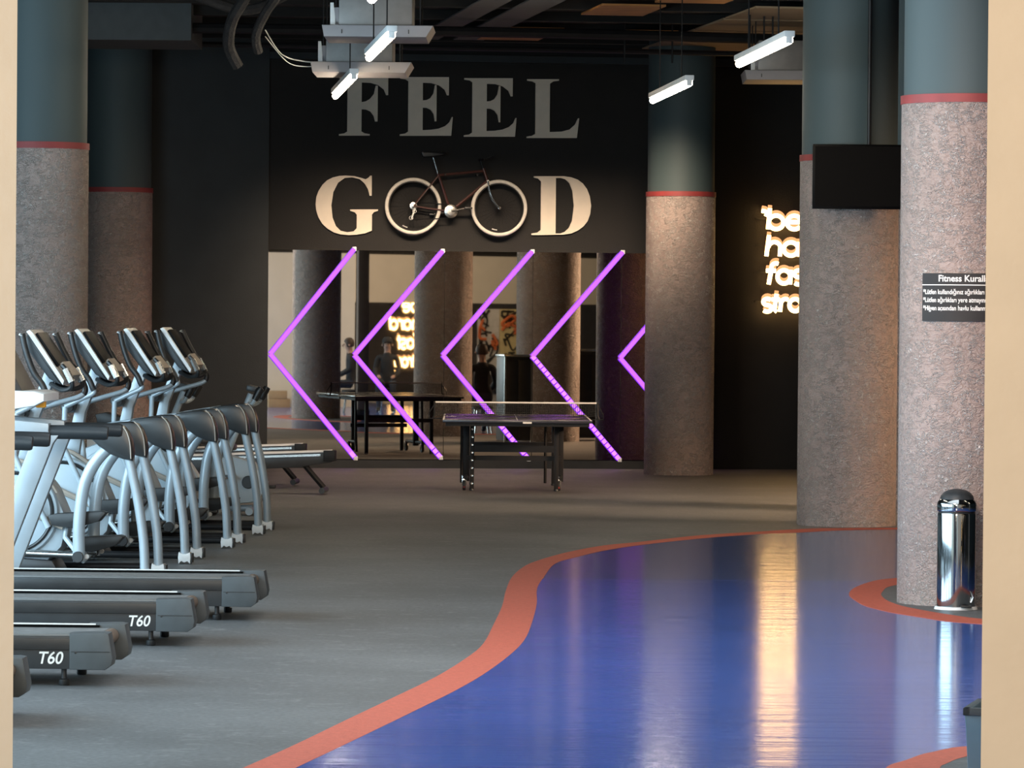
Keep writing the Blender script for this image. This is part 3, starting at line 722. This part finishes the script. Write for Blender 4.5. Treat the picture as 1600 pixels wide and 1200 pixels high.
tm['label'] = 'black treadmill with lettering, the frontmost one whose full rear end shows'

# ================================================================== ELLIPTICAL TRAINERS
def make_elliptical():
    t = thing('elliptical_trainer', '', 'elliptical', (0, 0, 0), 0, 'silver elliptical trainers in a row')
    H = .33
    for s in (-1, 1):
        y = s*H
        B().tube(bez([(0, y, .07), (-.008, y, .257), (-.03, y, .43), (-.06, y, .60), (-.098, y, .77), (-.125, y, .90)], 4), .033, 12).obj('rear_leg', SILVER, t)
        ft = B().prism([(-.042, .002), (-.022, .022), (0, .012), (.022, .022), (.042, .002), (.047, .05), (.042, .088), (.012, .074), (-.012, .074), (-.042, .088), (-.047, .05)], y-.045, y+.045, .005).obj('foot_casting', WHITE, t)
        B().box((.052, y, .045), (.016, .085, .07), bev=.006).obj('rubber_end', BLACK, ft)
        fl = B().tube(bez([(-.452, y, .135), (-.456, y, .30), (-.452, y, .43), (-.432, y, .60), (-.405, y, .70), (-.36, y, .79), (-.29, y, .88), (-.20, y, .95)], 4), .042, 12, ry=.032).obj('front_leg', SILVER, t)
        B().lathe([(.036, -.014), (.040, -.006), (.040, .006), (.030, .014), (.0001, .016)], 18, (-.455, y-.040, .165), 'y').obj('pivot_bolt', BLACK, fl)
        B().lathe([(.016, .02), (.018, .03), (.016, .045)], 12, (-.405, y, .165), 'y').obj('pivot_washer', WHITE, fl)
        cp = B().prism([(-.43, 1.035), (-.36, 1.06), (-.28, 1.072), (-.20, 1.075), (-.15, 1.062), (-.115, 1.02), (-.092, .96), (-.08, .89), (-.083, .825), (-.15, .838), (-.23, .868), (-.31, .92), (-.38, .985)], y-.075, y+.075, .022).obj('shroud', CAPMAT, t)
        B().tube(bez([(-.17, y-.06, 1.078), (-.125, y-.072, 1.03), (-.098, y-.076, .95), (-.09, y-.076, .84)], 4), .004, 6).obj('shroud_glint', TAN, cp)  # golden edge highlight, put on as a thin tan strip
        # connecting beam from the shroud to the mast
        B().tube([(-.40, y, 1.035), (-.62, y*.8, 1.0), (-.93, y*.3, .92)], .020, 8).obj('top_rail', SILVER, t)
        # floor rails
        B().tube([(-.03, y, .062), (-1.72, y*.9, .062)], .026, 10).obj('floor_rail', BLACKSTEEL, t)
        B().tube([(-.42, y*.72, .17), (-1.15, y*.66, .19), (-1.5, y*.6, .20)], .024, 10).obj('roller_track', STEEL, t)
        # swinging arm with a dark grip; the two arms are out of step
        f = -1 if s < 0 else 1
        dx = 0.0 if f > 0 else -.25
        top = [(-.73+dx*.52, y*.92, 1.685), (-.665+dx*.65, y*.92, 1.55), (-.59+dx*.75, y*.92, 1.42), (-.535+dx*.75, y*.92, 1.345), (-.52+dx*.7, y*.92, 1.285), (-.56+dx*.5, y*.9, 1.245), (-.69+dx*.3, y*.88, 1.205), (-.90, y*.85, 1.14)]
        pts = bez(top, 4)
        arm = B().tube(pts[17:], .019, 10).obj('swing_arm', SILVER, t)
        B().tube(pts[:19], .022, 10).obj('grip', BLACK, arm)
        B().lathe([(.0001, -.004), (.018, 0), (.023, .012)], 10, (0, 0, 0)).obj('grip_cap', WHITE, arm, loc=Vector(top[0])+Vector((0, 0, -.002)), rot=(pi, .2, 0))
        B().tube([(-.90, y*.85, 1.14), (-.86+dx*.2, y*.85, .85), (-.80-dx*.5, y*.82, .36)], .020, 10).obj('lower_link', PALE, t)
        # pedal and its link
        px = -.48 if f < 0 else -.42; pz = .42 if f < 0 else .235
        pd = B().prism([(px-.20, pz+.02), (px-.17, pz-.045), (px-.02, pz-.065), (px+.15, pz-.015), (px+.20, pz+.045), (px+.17, pz+.055), (px-.15, pz+.035)], y*.62-.075, y*.62+.075, .008).obj('pedal', BLACK, t)
        B().tube([(px-.08, y*.62, pz-.05), (px-.09, y*.62, pz-.13), (-.455, y*.9, .17)], .018, 8).obj('pedal_hanger', PALE, pd)
        B().tube([(-1.02, y*.75, .56 if f < 0 else .50), (px-.10, y*.7, pz-.06)], .022, 8).obj('crank_rod', TAN, t)
        # round side cover
        B().lathe([(.30, .0), (.31, .02), (.30, .04), (.285, .045), (.275, .035), (.262, .035), (.255, .05), (.20, .058), (.06, .062), (.0001, .062)] if s > 0 else
                  [(.30, .0), (.31, -.02), (.30, -.04), (.285, -.045), (.275, -.035), (.262, -.035), (.255, -.05), (.20, -.058), (.06, -.062), (.0001, -.062)], 44, (-.93, s*.15, .46), 'y').obj('side_cover', PALE, t)
        B().torus(.268, .012, (-.93, s*.196, .46), 44, 8).obj('cover_groove', BLACK, t)
    hs = B().prism([(-1.45, .06), (-1.48, .30), (-1.40, .55), (-1.22, .74), (-1.02, .82), (-.88, .80), (-.72, .68), (-.62, .54), (-.56, .40), (-.60, .22), (-.72, .10)], -.16, .16, .035).obj('drive_housing', PALE, t)
    B().tube(bez([(-.98, -.13, .825), (-.86, -.15, .80), (-.72, -.15, .70), (-.64, -.15, .59)], 4), .014, 8).obj('housing_trim', TAN, hs)
    # mast
    ms = B(); ms.prism([(-.95, .74), (-.84, .74), (-.79, 1.09), (-.64, 1.47), (-.72, 1.50), (-.87, 1.10)], -.045, .045, .015); ms.obj('mast', SILVER, t)
    B().lathe([(.045, -.20), (.05, -.19), (.05, .19), (.045, .20)], 20, (-.90, 0, 1.14), 'y').obj('arm_axle', BLACK, t)
    # console, tilted towards the user
    ux, uz = (.23, -.33); L = sqrt(ux*ux+uz*uz); ux /= L; uz /= L; nx, nz = -uz, ux
    def cs(a, b): return (-.83+ux*a+nx*b, 1.69+uz*a+nz*b)
    c1 = B().prism([cs(0, 0), cs(.02, -.035), cs(.10, -.07), cs(.34, -.06), cs(.415, -.02), cs(.42, 0)], -.235, .235, .015).obj('console', GREYPL, t)
    B().prism([cs(-.015, -.004), cs(-.012, .022), cs(.02, .030), cs(.41, .022), cs(.43, -.004)], -.245, .245, .006).obj('bezel', WHITE, c1)
    B().prism([cs(.03, .026), cs(.03, .05), cs(.30, .05), cs(.30, .022)], -.20, .20, .006).obj('display', BLACKGLOSS, c1)
    B().prism([cs(.29, .022), cs(.29, .075), cs(.41, .085), cs(.43, .02)], -.16, .16, .012).obj('control_panel', TAN, c1)
    for s in (-1, 1):
        g = B().tube(bez([(-.70, s*.06, 1.34), (-.60, s*.16, 1.30), (-.525, s*.22, 1.33), (-.555, s*.22, 1.42), (-.60, s*.20, 1.47)], 4), .017, 8).obj('static_handlebar', BLACK, t)
        B().tube([(-.53, s*.222, 1.355), (-.575, s*.215, 1.445)], .025, 8).obj('pulse_grip', STEEL, g)
    B().tube([(-1.70, -.36, .05), (-1.70, .36, .05)], .035, 12).obj('front_stabiliser', SILVER, t)
    B().prism([(-1.02, .06), (-.62, .06), (-.66, .13), (-.98, .15)], -.2, .2, .02).obj('base_cover', BLACK, t)
    return t
el = make_elliptical()
labs = ['silver elliptical trainer nearest to the treadmills, first of the row', 'silver elliptical trainer second in the row from the treadmills', 'silver elliptical trainer third in the row from the treadmills', 'silver elliptical trainer farthest back, nearest to the mirror']
for i, (x, y) in enumerate(((-2.475, 29.12), (-2.362, 31.20), (-2.193, 33.27), (-2.073, 35.28))):
    o = el if i == 0 else copy_tree(el)
    o.location = (x, y, 0); o.rotation_euler = (0, 0, radians(-3.3)); o['label'] = labs[i]

# ================================================================== BIKES AND ROWERS BEYOND
def make_bike():
    t = thing('exercise_bike', '', 'exercise bike', (0, 0, 0), 0, 'exercise bikes beyond the elliptical trainers')
    B().tube([(-.02, -.25, .04), (-.02, .25, .04)], .035, 12).obj('front_stabiliser', SILVER, t)
    B().tube([(-.92, -.25, .04), (-.92, .25, .04)], .035, 12).obj('rear_stabiliser', SILVER, t)
    B().tube([(-.92, 0, .06), (-.02, 0, .06)], .03, 10).obj('base_beam', SILVER, t)
    B().prism([(-.50, .14), (-.40, .08), (.05, .12), (.12, .30), (0, .48), (-.25, .55), (-.45, .42)], -.09, .09, .03).obj('drive_housing', PALE, t)
    B().tube([(-.28, 0, .5), (-.06, 0, 1.05), (-.04, 0, 1.10)], .032, 12).obj('front_post', PALE, t)
    for s in (-1, 1):
        hb_ = B().tube(bez([(-.06, 0, 1.02), (-.04, s*.15, 1.0), (.01, s*.22, 1.03), (.05, s*.22, 1.12), (.075, s*.22, 1.155)], 4), .018, 8).obj('handlebar', PALE, t)
        B().tube([(.02, s*.22, 1.05), (.06, s*.22, 1.13), (.08, s*.22, 1.16)], [.03, .036, .030], 10).obj('grip', BLACK, hb_)
    B().box((-.02, 0, 1.15), (.10, .26, .05), RX(.2, 3, 'Y'), bev=.01).obj('display_unit', BLACK, t)
    B().tube([(-.62, 0, .08), (-.70, 0, .78)], .028, 10).obj('seat_post', SILVER, t)
    B().prism([(-.56, .80), (-.56, .84), (-.76, .90), (-.86, .88), (-.84, .78)], -.10, .10, .02).obj('saddle', BLACK, t)
    B().lathe([(.05, -.12), (.06, -.10), (.06, .10), (.05, .12)], 16, (-.05, 0, .30), 'y').obj('crank_axle', BLACK, t)
    for s in (-1, 1): B().box((-.05+s*.16, s*.17, .30-s*.05), (.11, .09, .03), bev=.006).obj('pedal', BLACK, t)
    return t
bk = make_bike()
bk.location = (-2.33, 38.4, 0); bk.rotation_euler = (0, 0, radians(-4)); bk['label'] = 'exercise bike with black grips, showing above the farthest elliptical trainer'
b2 = copy_tree(bk); b2.location = (-3.02, 39.4, 0); b2['label'] = 'exercise bike farther left, its grips showing left of the other bike'

def make_rower():
    t = thing('rowing_machine', '', 'rowing machine', (0, 0, 0), 0, 'rowing machines by the mirror')
    sl = .06
    m = B().prism([(-2.0, .36), (-.02, .36+.08), (0, .45), (-.02, .33), (-.35, .275), (-2.0, .19)], -.06, .06, .008).obj('rail_beam', BLACK, t)
    B().box((-1.0, 0, .405), (1.96, .13, .02), RX(-.04, 3, 'Y')).obj('seat_track', WHITE, m, smooth=False)
    B().box((-1.05, -.062, .366), (1.84, .008, .022), RX(-.04, 3, 'Y')).obj('silver_strip', STEEL, m, smooth=False)
    B().box((-.04, 0, .395), (.12, .17, .11), bev=.01).obj('end_block', BLACKSTEEL, t)
    lg = B().tube([(-.30, 0, .30), (-.10, 0, .07)], .028, 8).obj('rear_leg', BLACKSTEEL, t)
    B().tube([(-.10, -.22, .045), (-.10, .22, .045)], .03, 10).obj('foot_bar', GREYPL, lg)
    B().prism([(-2.35, .06), (-1.75, .06), (-1.72, .35), (-1.85, .62), (-2.1, .70), (-2.35, .45)], -.14, .14, .03).obj('flywheel_housing', PALE, t)
    B().box((-1.15, 0, .47), (.30, .28, .07), bev=.025).obj('seat', BLACK, t)
    for s in (-1, 1): B().box((-1.62, s*.16, .33), (.06, .11, .30), RX(.5, 3, 'Y'), bev=.01).obj('foot_plate', BLACK, t)
    B().tube([(-1.72, -.24, .58), (-1.68, 0, .58), (-1.72, .24, .58)], .016, 8).obj('pull_handle', BLACK, t)
    return t
rw = make_rower(); rw.location = (-1.80, 42.8, 0); rw.rotation_euler = (0, 0, radians(-3)); rw['label'] = 'rowing machine whose rail end shows beside the first purple chevron'
rw2 = copy_tree(rw); rw2.location = (-2.13, 41.6, .0); rw2.location = (-2.20, 44.9, 0); rw2['label'] = 'rowing machine behind the other, closer to the mirror'

# ================================================================== CEILING LAMPS AND UNITS
def lamp(a, b, label):
    a = Vector(a); b = Vector(b); d = b-a; L = d.length; rz = math.atan2(-d.x, d.y)
    t = thing('tube_lamp', label, 'lamp', a, rz, 'ceiling tube lamps')
    B().box((0, L/2, .05), (.085, L+.06, .05), bev=.008).obj('housing', WHITE, t)
    B().tube([(0, 0, 0), (0, L, 0)], .032, 12).obj('tube', LAMPM, t)
    for y in (.0, L): B().box((0, y, .012), (.05, .03, .07), bev=.006).obj('tube_holder', WHITE, t)
    for y in (L*.2, L*.8): B().tube([(0, y, .07), (0, y, 5.08-a.z)], .006, 6).obj('hanger_rod', BLACKSTEEL, t)
    return t
lamp((-.955, 32.784, 4.0), (-1.227, 35.687, 4.0), 'lit tube lamp in front of the upper air unit, left row')
lamp((-1.467, 38.613, 4.0), (-1.781, 42.068, 4.0), 'lit tube lamp just below the lower air unit, next to the letter F')
lamp((2.14, 33.001, 4.0), (1.92, 36.159, 4.0), 'lit tube lamp at upper right, beside the screen column')
lamp((1.621, 39.215, 4.0), (1.389, 42.43, 4.0), 'lit tube lamp in front of the top of the mirror-end column')
lamp((-.71, 26.1, 4.0), (-.985, 29.02, 4.0), 'lit tube lamp cut by the top edge, above the upper air unit')

def air_unit(x0, x1, y, z, label, flip=False):
    w_ = x1-x0
    t = thing('air_unit', label, 'air conditioner', ((x0+x1)/2, y, z), radians(-.3), 'ceiling air units')
    B().prism([(-w_/2, .10), (-w_/2+.02, .0), (w_/2-.06, 0), (w_/2, .10)], -.06, .85, .006).obj('front_panel', ACWHITE, t)
    B().box((-.02, .42, .26), (w_*.66, .78, .32), bev=.01).obj('casing', ACGREY, t)
    for sx in (-1, 1):
        for yy in (.08, .74): B().tube([(sx*w_*.38, yy, .10), (sx*w_*.38, yy, 5.08-z)], .006, 6).obj('hanger_rod', BLACKSTEEL, t)
    B().prism([(-w_*.43, .10), (-w_*.33, .10), (-w_*.385, .17), (-w_*.40, .30), (-w_*.43, .30)], .05, .07, .002).obj('bracket', WHITE, t)
    B().box((-w_*.36, .10, .18), (.07, .1, .16), bev=.01).obj('terminal_box', ACWHITE, t)
    bb = B()
    for q in (-.32, .28): bb.box((w_*q, -.064, .045), (.008, .006, .035))
    bb.obj('clip', BLACK, t)
    return t
air_unit(-1.665, -.705, 36.5, 4.225, 'upper off-white ceiling air unit, behind the left tube lamp')
air_unit(-1.93, -.975, 40.0, 4.115, 'lower off-white ceiling air unit, directly above the letter F')
u3 = air_unit(2.42, 3.40, 44.5, 4.33, 'ceiling air unit at upper right, cut off by the screen column')

def run(name, pts, r, m, label, cat, group=None, n=6):
    o = B().tube(bez(pts, n), r, 8).obj(name, m)
    return tag(o, label, cat, group)
run('service_pipe', [(-6, 44.4, 4.83), (0, 45.0, 4.84), (3.2, 45.5, 4.82), (6, 45.9, 4.83)], .055, BLACKSTEEL, 'thick black pipe crossing under the ceiling, upper of the pair', 'pipe', 'ceiling pipes')
run('service_pipe', [(-6, 46.4, 4.79), (0, 47.0, 4.79), (3.2, 47.5, 4.78), (6, 47.9, 4.79)], .030, BLACKSTEEL, 'thin black pipe crossing under the ceiling, lower of the pair', 'pipe', 'ceiling pipes')
run('duct_hose', [(-2.5, 39.0, 5.07), (-2.48, 39.1, 4.80), (-2.62, 39.2, 4.55), (-2.66, 39.3, 4.32), (-2.58, 39.4, 4.13)], .055, DUCT, 'dusty grey hose hanging lowest under the ceiling at left', 'hose', 'hanging hoses')
run('duct_hose', [(-2.1, 39.4, 5.07), (-2.18, 39.4, 4.85), (-2.34, 39.5, 4.62), (-2.42, 39.5, 4.42), (-2.40, 39.6, 4.28)], .045, DUCT, 'dusty grey hose hanging nearer to the air units', 'hose', 'hanging hoses')
run('duct_hose', [(-3.2, 40.2, 4.92), (-2.6, 40.3, 4.72), (-2.2, 40.3, 4.86), (-1.9, 40.3, 5.05)], .05, DUCT, 'dusty grey hose looped across behind the hanging hoses', 'hose', 'hanging hoses')
run('cable', [(-2.35, 39.8, 4.50), (-2.2, 39.9, 4.28), (-2.0, 40.0, 4.22), (-1.85, 40.1, 4.22)], .006, TEXTW, 'thin pale cable sagging to the lower air unit, upper of two', 'cable', 'thin ceiling cables')
run('cable', [(-2.35, 39.8, 4.44), (-2.15, 39.9, 4.21), (-1.98, 40.0, 4.17), (-1.85, 40.1, 4.19)], .005, TEXTW, 'thin pale cable sagging to the lower air unit, lower of two', 'cable', 'thin ceiling cables')
for x, y, z, lab in ((2.42, 43.6, 4.40, 'longest black hanger rod, above the tube lamp at upper right'), (2.58, 43.8, 4.62, 'black hanger rod, left one of the close pair above the upper right lamp'), (2.67, 43.8, 4.62, 'black hanger rod, right one of the close pair above the upper right lamp'), (1.20, 46.2, 4.6, 'black hanger rod above the lamp at the mirror-end column, left one'), (1.72, 46.2, 4.6, 'black hanger rod between the two right tube lamps')):
    tag(B().tube([(x, y, z), (x, y, 5.08)], .010, 6).obj('hanger_rod', BLACKSTEEL), lab, 'rod', 'ceiling hanger rods')

# ================================================================== SEEN IN THE MIRROR
def carton(x, y, z, d, m, label, rz):
    t = thing('carton', label, 'box', (x, y, z), rz, 'boxes by the cream wall')
    B().box((0, 0, d[2]/2), d, bev=.006).obj('body', m, t)
    B().box((0, 0, d[2]+.001), (d[0]*.98, .05, .003)).obj('tape_strip', TAN, t, smooth=False)
carton(4.02, 19.3, 0, (.42, .34, .17), CARD, 'lower brown carton by the cream wall, seen in the mirror', .1)
carton(4.0, 19.32, .175, (.36, .30, .15), CARD, 'upper brown carton stacked on another, seen in the mirror', .2)
carton(4.80, 19.25, 0, (.55, .35, .32), GREYBOX, 'grey box standing by the cream wall, seen in the mirror', .05)

def cabinet(x, y, d, label, rz=0.0):
    t = thing('cabinet', label, 'cabinet', (x, y, 0), rz, 'dark cabinets seen in the mirror')
    B().box((0, 0, d[2]/2+.02), (d[0], d[1], d[2]-.04), bev=.008).obj('carcass', GREYPL, t)
    B().box((-d[0]*.25+.005, d[1]/2+.01, d[2]/2), (d[0]*.47, .02, d[2]-.12), bev=.004).obj('door', BLACK, t)
    B().box((d[0]*.25-.005, d[1]/2+.01, d[2]/2), (d[0]*.47, .02, d[2]-.12), bev=.004).obj('door', BLACK, t)
    for s in (-1, 1): B().box((s*d[0]*.49, d[1]/2+.014, d[2]/2), (.025, .028, d[2])).obj('silver_edge', STEEL, t, smooth=False)
    B().box((0, 0, d[2]), (d[0]+.03, d[1]+.03, .03), bev=.004).obj('top_panel', STEEL, t)
cabinet(4.52, 39.7, (.42, .4, 1.32), 'dark cabinet right of the hidden column, seen in the mirror')
cabinet(3.02, 40.9, (.40, .4, 1.25), 'dark cabinet left of the hidden column, seen in the mirror')

# graffiti style wall panels in the lobby: plain brush strokes on boards
def strokes(bb, n, w_, h_, r, seed, z0):
    rnd = random.Random(seed)
    for k in range(n):
        x, z = rnd.uniform(-w_/2+.1, w_/2-.1), rnd.uniform(.1, h_-.1); pts = [(x, -.0, z+z0)]
        for j in range(4):
            x = min(max(x+rnd.uniform(-.25, .25), -w_/2+.05), w_/2-.05); z = min(max(z+rnd.uniform(-.25, .25), .05), h_-.05)
            pts.append((x, 0, z+z0))
        bb.tube(bez(pts, 4), r, 6)
YELLOWW = mat('pale yellow paint', (0.72, 0.58, 0.28), 0.7); REDO = mat('orange red paint', (0.70, 0.16, 0.04), 0.7); OFFW = mat('off white board paint', (0.66, 0.62, 0.55), 0.7)
for x, w_, h_, z0, bm_, sm_, sm2, lab, sd_ in ((13.35, .52, 1.5, .45, OFFW, BLACKSTEEL, REDO, 'off-white painted wall panel with dark brush strokes, seen in the mirror', 3), (13.92, .60, 1.5, .45, YELLOWW, BLACKSTEEL, REDO, 'yellow painted wall panel with black brush strokes, seen in the mirror', 5)):
    t = thing('painted_panel', lab, 'artwork', (x, 6.0, 0), radians(180), 'painted panels in the lobby')
    B().box((0, 0, z0+h_/2), (w_, .03, h_)).obj('board', bm_, t, smooth=False)
    bb = B(); strokes(bb, 13, w_, h_, .022, sd_, z0); tag(bb.obj('dark_brush_stroke', sm_, t, loc=(0, -.02, 0)), kind='stuff')
    bb = B(); strokes(bb, 3, w_, h_*.6, .035, sd_+20, z0+.5); tag(bb.obj('orange_brush_stroke', sm2, t, loc=(0, -.03, 0)), kind='stuff')
    for s in (-1, 1): B().box((s*w_*.4, .06, z0/2+.2), (.04, .04, z0+.4)).obj('post', BLACKSTEEL, t, smooth=False)

def seated_person(x, y, rz, label, seat_label, cap):
    c = thing('stool', seat_label, 'stool', (x, y, 0), rz, 'stools seen in the mirror')
    B().lathe([(.17, .37), (.18, .38), (.18, .41), (.16, .425)], 24).obj('seat', BLACK, c)
    for k in range(4):
        a = pi/4+k*pi/2; B().tube([(.12*cos(a), .12*sin(a), .38), (.19*cos(a), .19*sin(a), 0.0)], .014, 8).obj('leg', STEEL, c)
    V = [(0, 0, .56), (0, -.005, .70), (0, 0, .86), (0, .01, 1.00), (0, .03, 1.08), (0, .035, 1.15), (0, .055, 1.24), (0, .05, 1.31)]
    R = [.15, .135, .145, .12, .062, .052, .088, .075]
    E = [(i, i+1) for i in range(7)]
    for s in (-1, 1):
        b = len(V)
        V += [(s*.17, .005, 1.02), (s*.225, .03, .80), (s*.20, .20, .70), (s*.13, .34, .66), (s*.11, .42, .64)]
        R += [.065, .048, .042, .034, .028]; E += [(3, b), (b, b+1), (b+1, b+2), (b+2, b+3), (b+3, b+4)]
        b = len(V)
        V += [(s*.10, .04, .53), (s*.13, .42, .53), (s*.13, .44, .28), (s*.13, .43, .08), (s*.135, .50, .045), (s*.14, .57, .035)]
        R += [.09, .068, .052, .038, .042, .03]; E += [(0, b), (b, b+1), (b+1, b+2), (b+2, b+3), (b+3, b+4), (b+4, b+5)]
    me = bpy.data.meshes.new('person'); me.from_pydata(V, E, [])
    ob = bpy.data.objects.new('tmp_person', me); COL.objects.link(ob)
    md = ob.modifiers.new('skin', 'SKIN'); sv = me.skin_vertices[0].data
    for i, r_ in enumerate(R): sv[i].radius = (r_, r_*(.75 if i in (1, 2, 3) else 1.0))
    sv[0].use_root = True
    sb = ob.modifiers.new('sub', 'SUBSURF'); sb.levels = 2; sb.render_levels = 2
    dg = bpy.context.evaluated_depsgraph_get(); dg.update()
    body = bpy.data.meshes.new_from_object(ob.evaluated_get(dg)); bpy.data.objects.remove(ob)
    body.materials.clear()
    for m_ in (SKIN, JACKET, TROUSER, BLACK): body.materials.append(m_)
    for p in body.polygons:
        z = p.center.z; yy = p.center.y; p.use_smooth = True
        p.material_index = 0 if (z > 1.10 or (yy > .33 and z > .6)) else (1 if z > .60 else (3 if z < .10 else 2))
    o = link('person', body, None, None, (x, y, 0), (0, 0, rz)); tag(o, label, 'person', 'seated people seen in the mirror')
    hm = B(); hm.lathe([(.0001, .118), (.05, .108), (.085, .070), (.097, .015), (.094, -.03), (.080, -.055)], 20, (0, .042, 1.27))
    for v in hm.bm.verts:
        if v.co.y > .10 and v.co.z < 1.30: v.co.z = 1.31+(v.co.z-1.31)*.1
    hm.obj('hair', HAIR, o)
    fc = B(); 
    fc.tube([(0, .135, 1.265), (0, .165, 1.232), (0, .140, 1.222)], [.010, .016, .012], 8)
    for s in (-1, 1): fc.lathe([(.0001, .02), (.012, .016), (.022, 0), (.012, -.016), (.0001, -.02)], 10, (s*.092, .045, 1.245))
    fc.obj('nose_and_ears', SKIN, o)
    ey = B()
    for s in (-1, 1): ey.lathe([(.0001, .009), (.009, 0), (.0001, -.009)], 8, (s*.032, .136, 1.262))
    ey.box((0, .138, 1.195), (.045, .012, .007)); ey.obj('eyes_and_mouth', BLACK, o)
    if cap:
        cpx = B(); cpx.lathe([(.0001, .135), (.06, .124), (.095, .085), (.104, .04), (.104, .03)], 20, (0, .042, 1.27)); cpx.slab([(-.07, .12), (.07, .12), (.05, .22), (-.05, .22)], 1.305, 1.313); cpx.obj('cap', JACKET, o)
seated_person(3.92, 36.4, radians(185), 'seated person in a black jacket with back to the gym, seen in the mirror', 'round stool under the person in the black jacket, back turned', False)
seated_person(6.18, 23.0, radians(20), 'seated person in a black cap and jacket, seen in the mirror', 'round stool under the person in the cap', True)
seated_person(4.48, 23.4, radians(100), 'seated person turned sideways beside the reflected column, seen in the mirror', 'round stool under the person turned sideways', False)

pt = thing('square_post', 'slim brown square post between two columns, seen only in the mirror', 'post', (4.86, 26.0, 0), 0)
B().box((0, 0, 2.5), (.20, .20, 5.0), bev=.008).obj('shaft', BROWNW, pt)
B().box((0, 0, .06), (.24, .24, .12), bev=.008).obj('plinth', BLACK, pt)
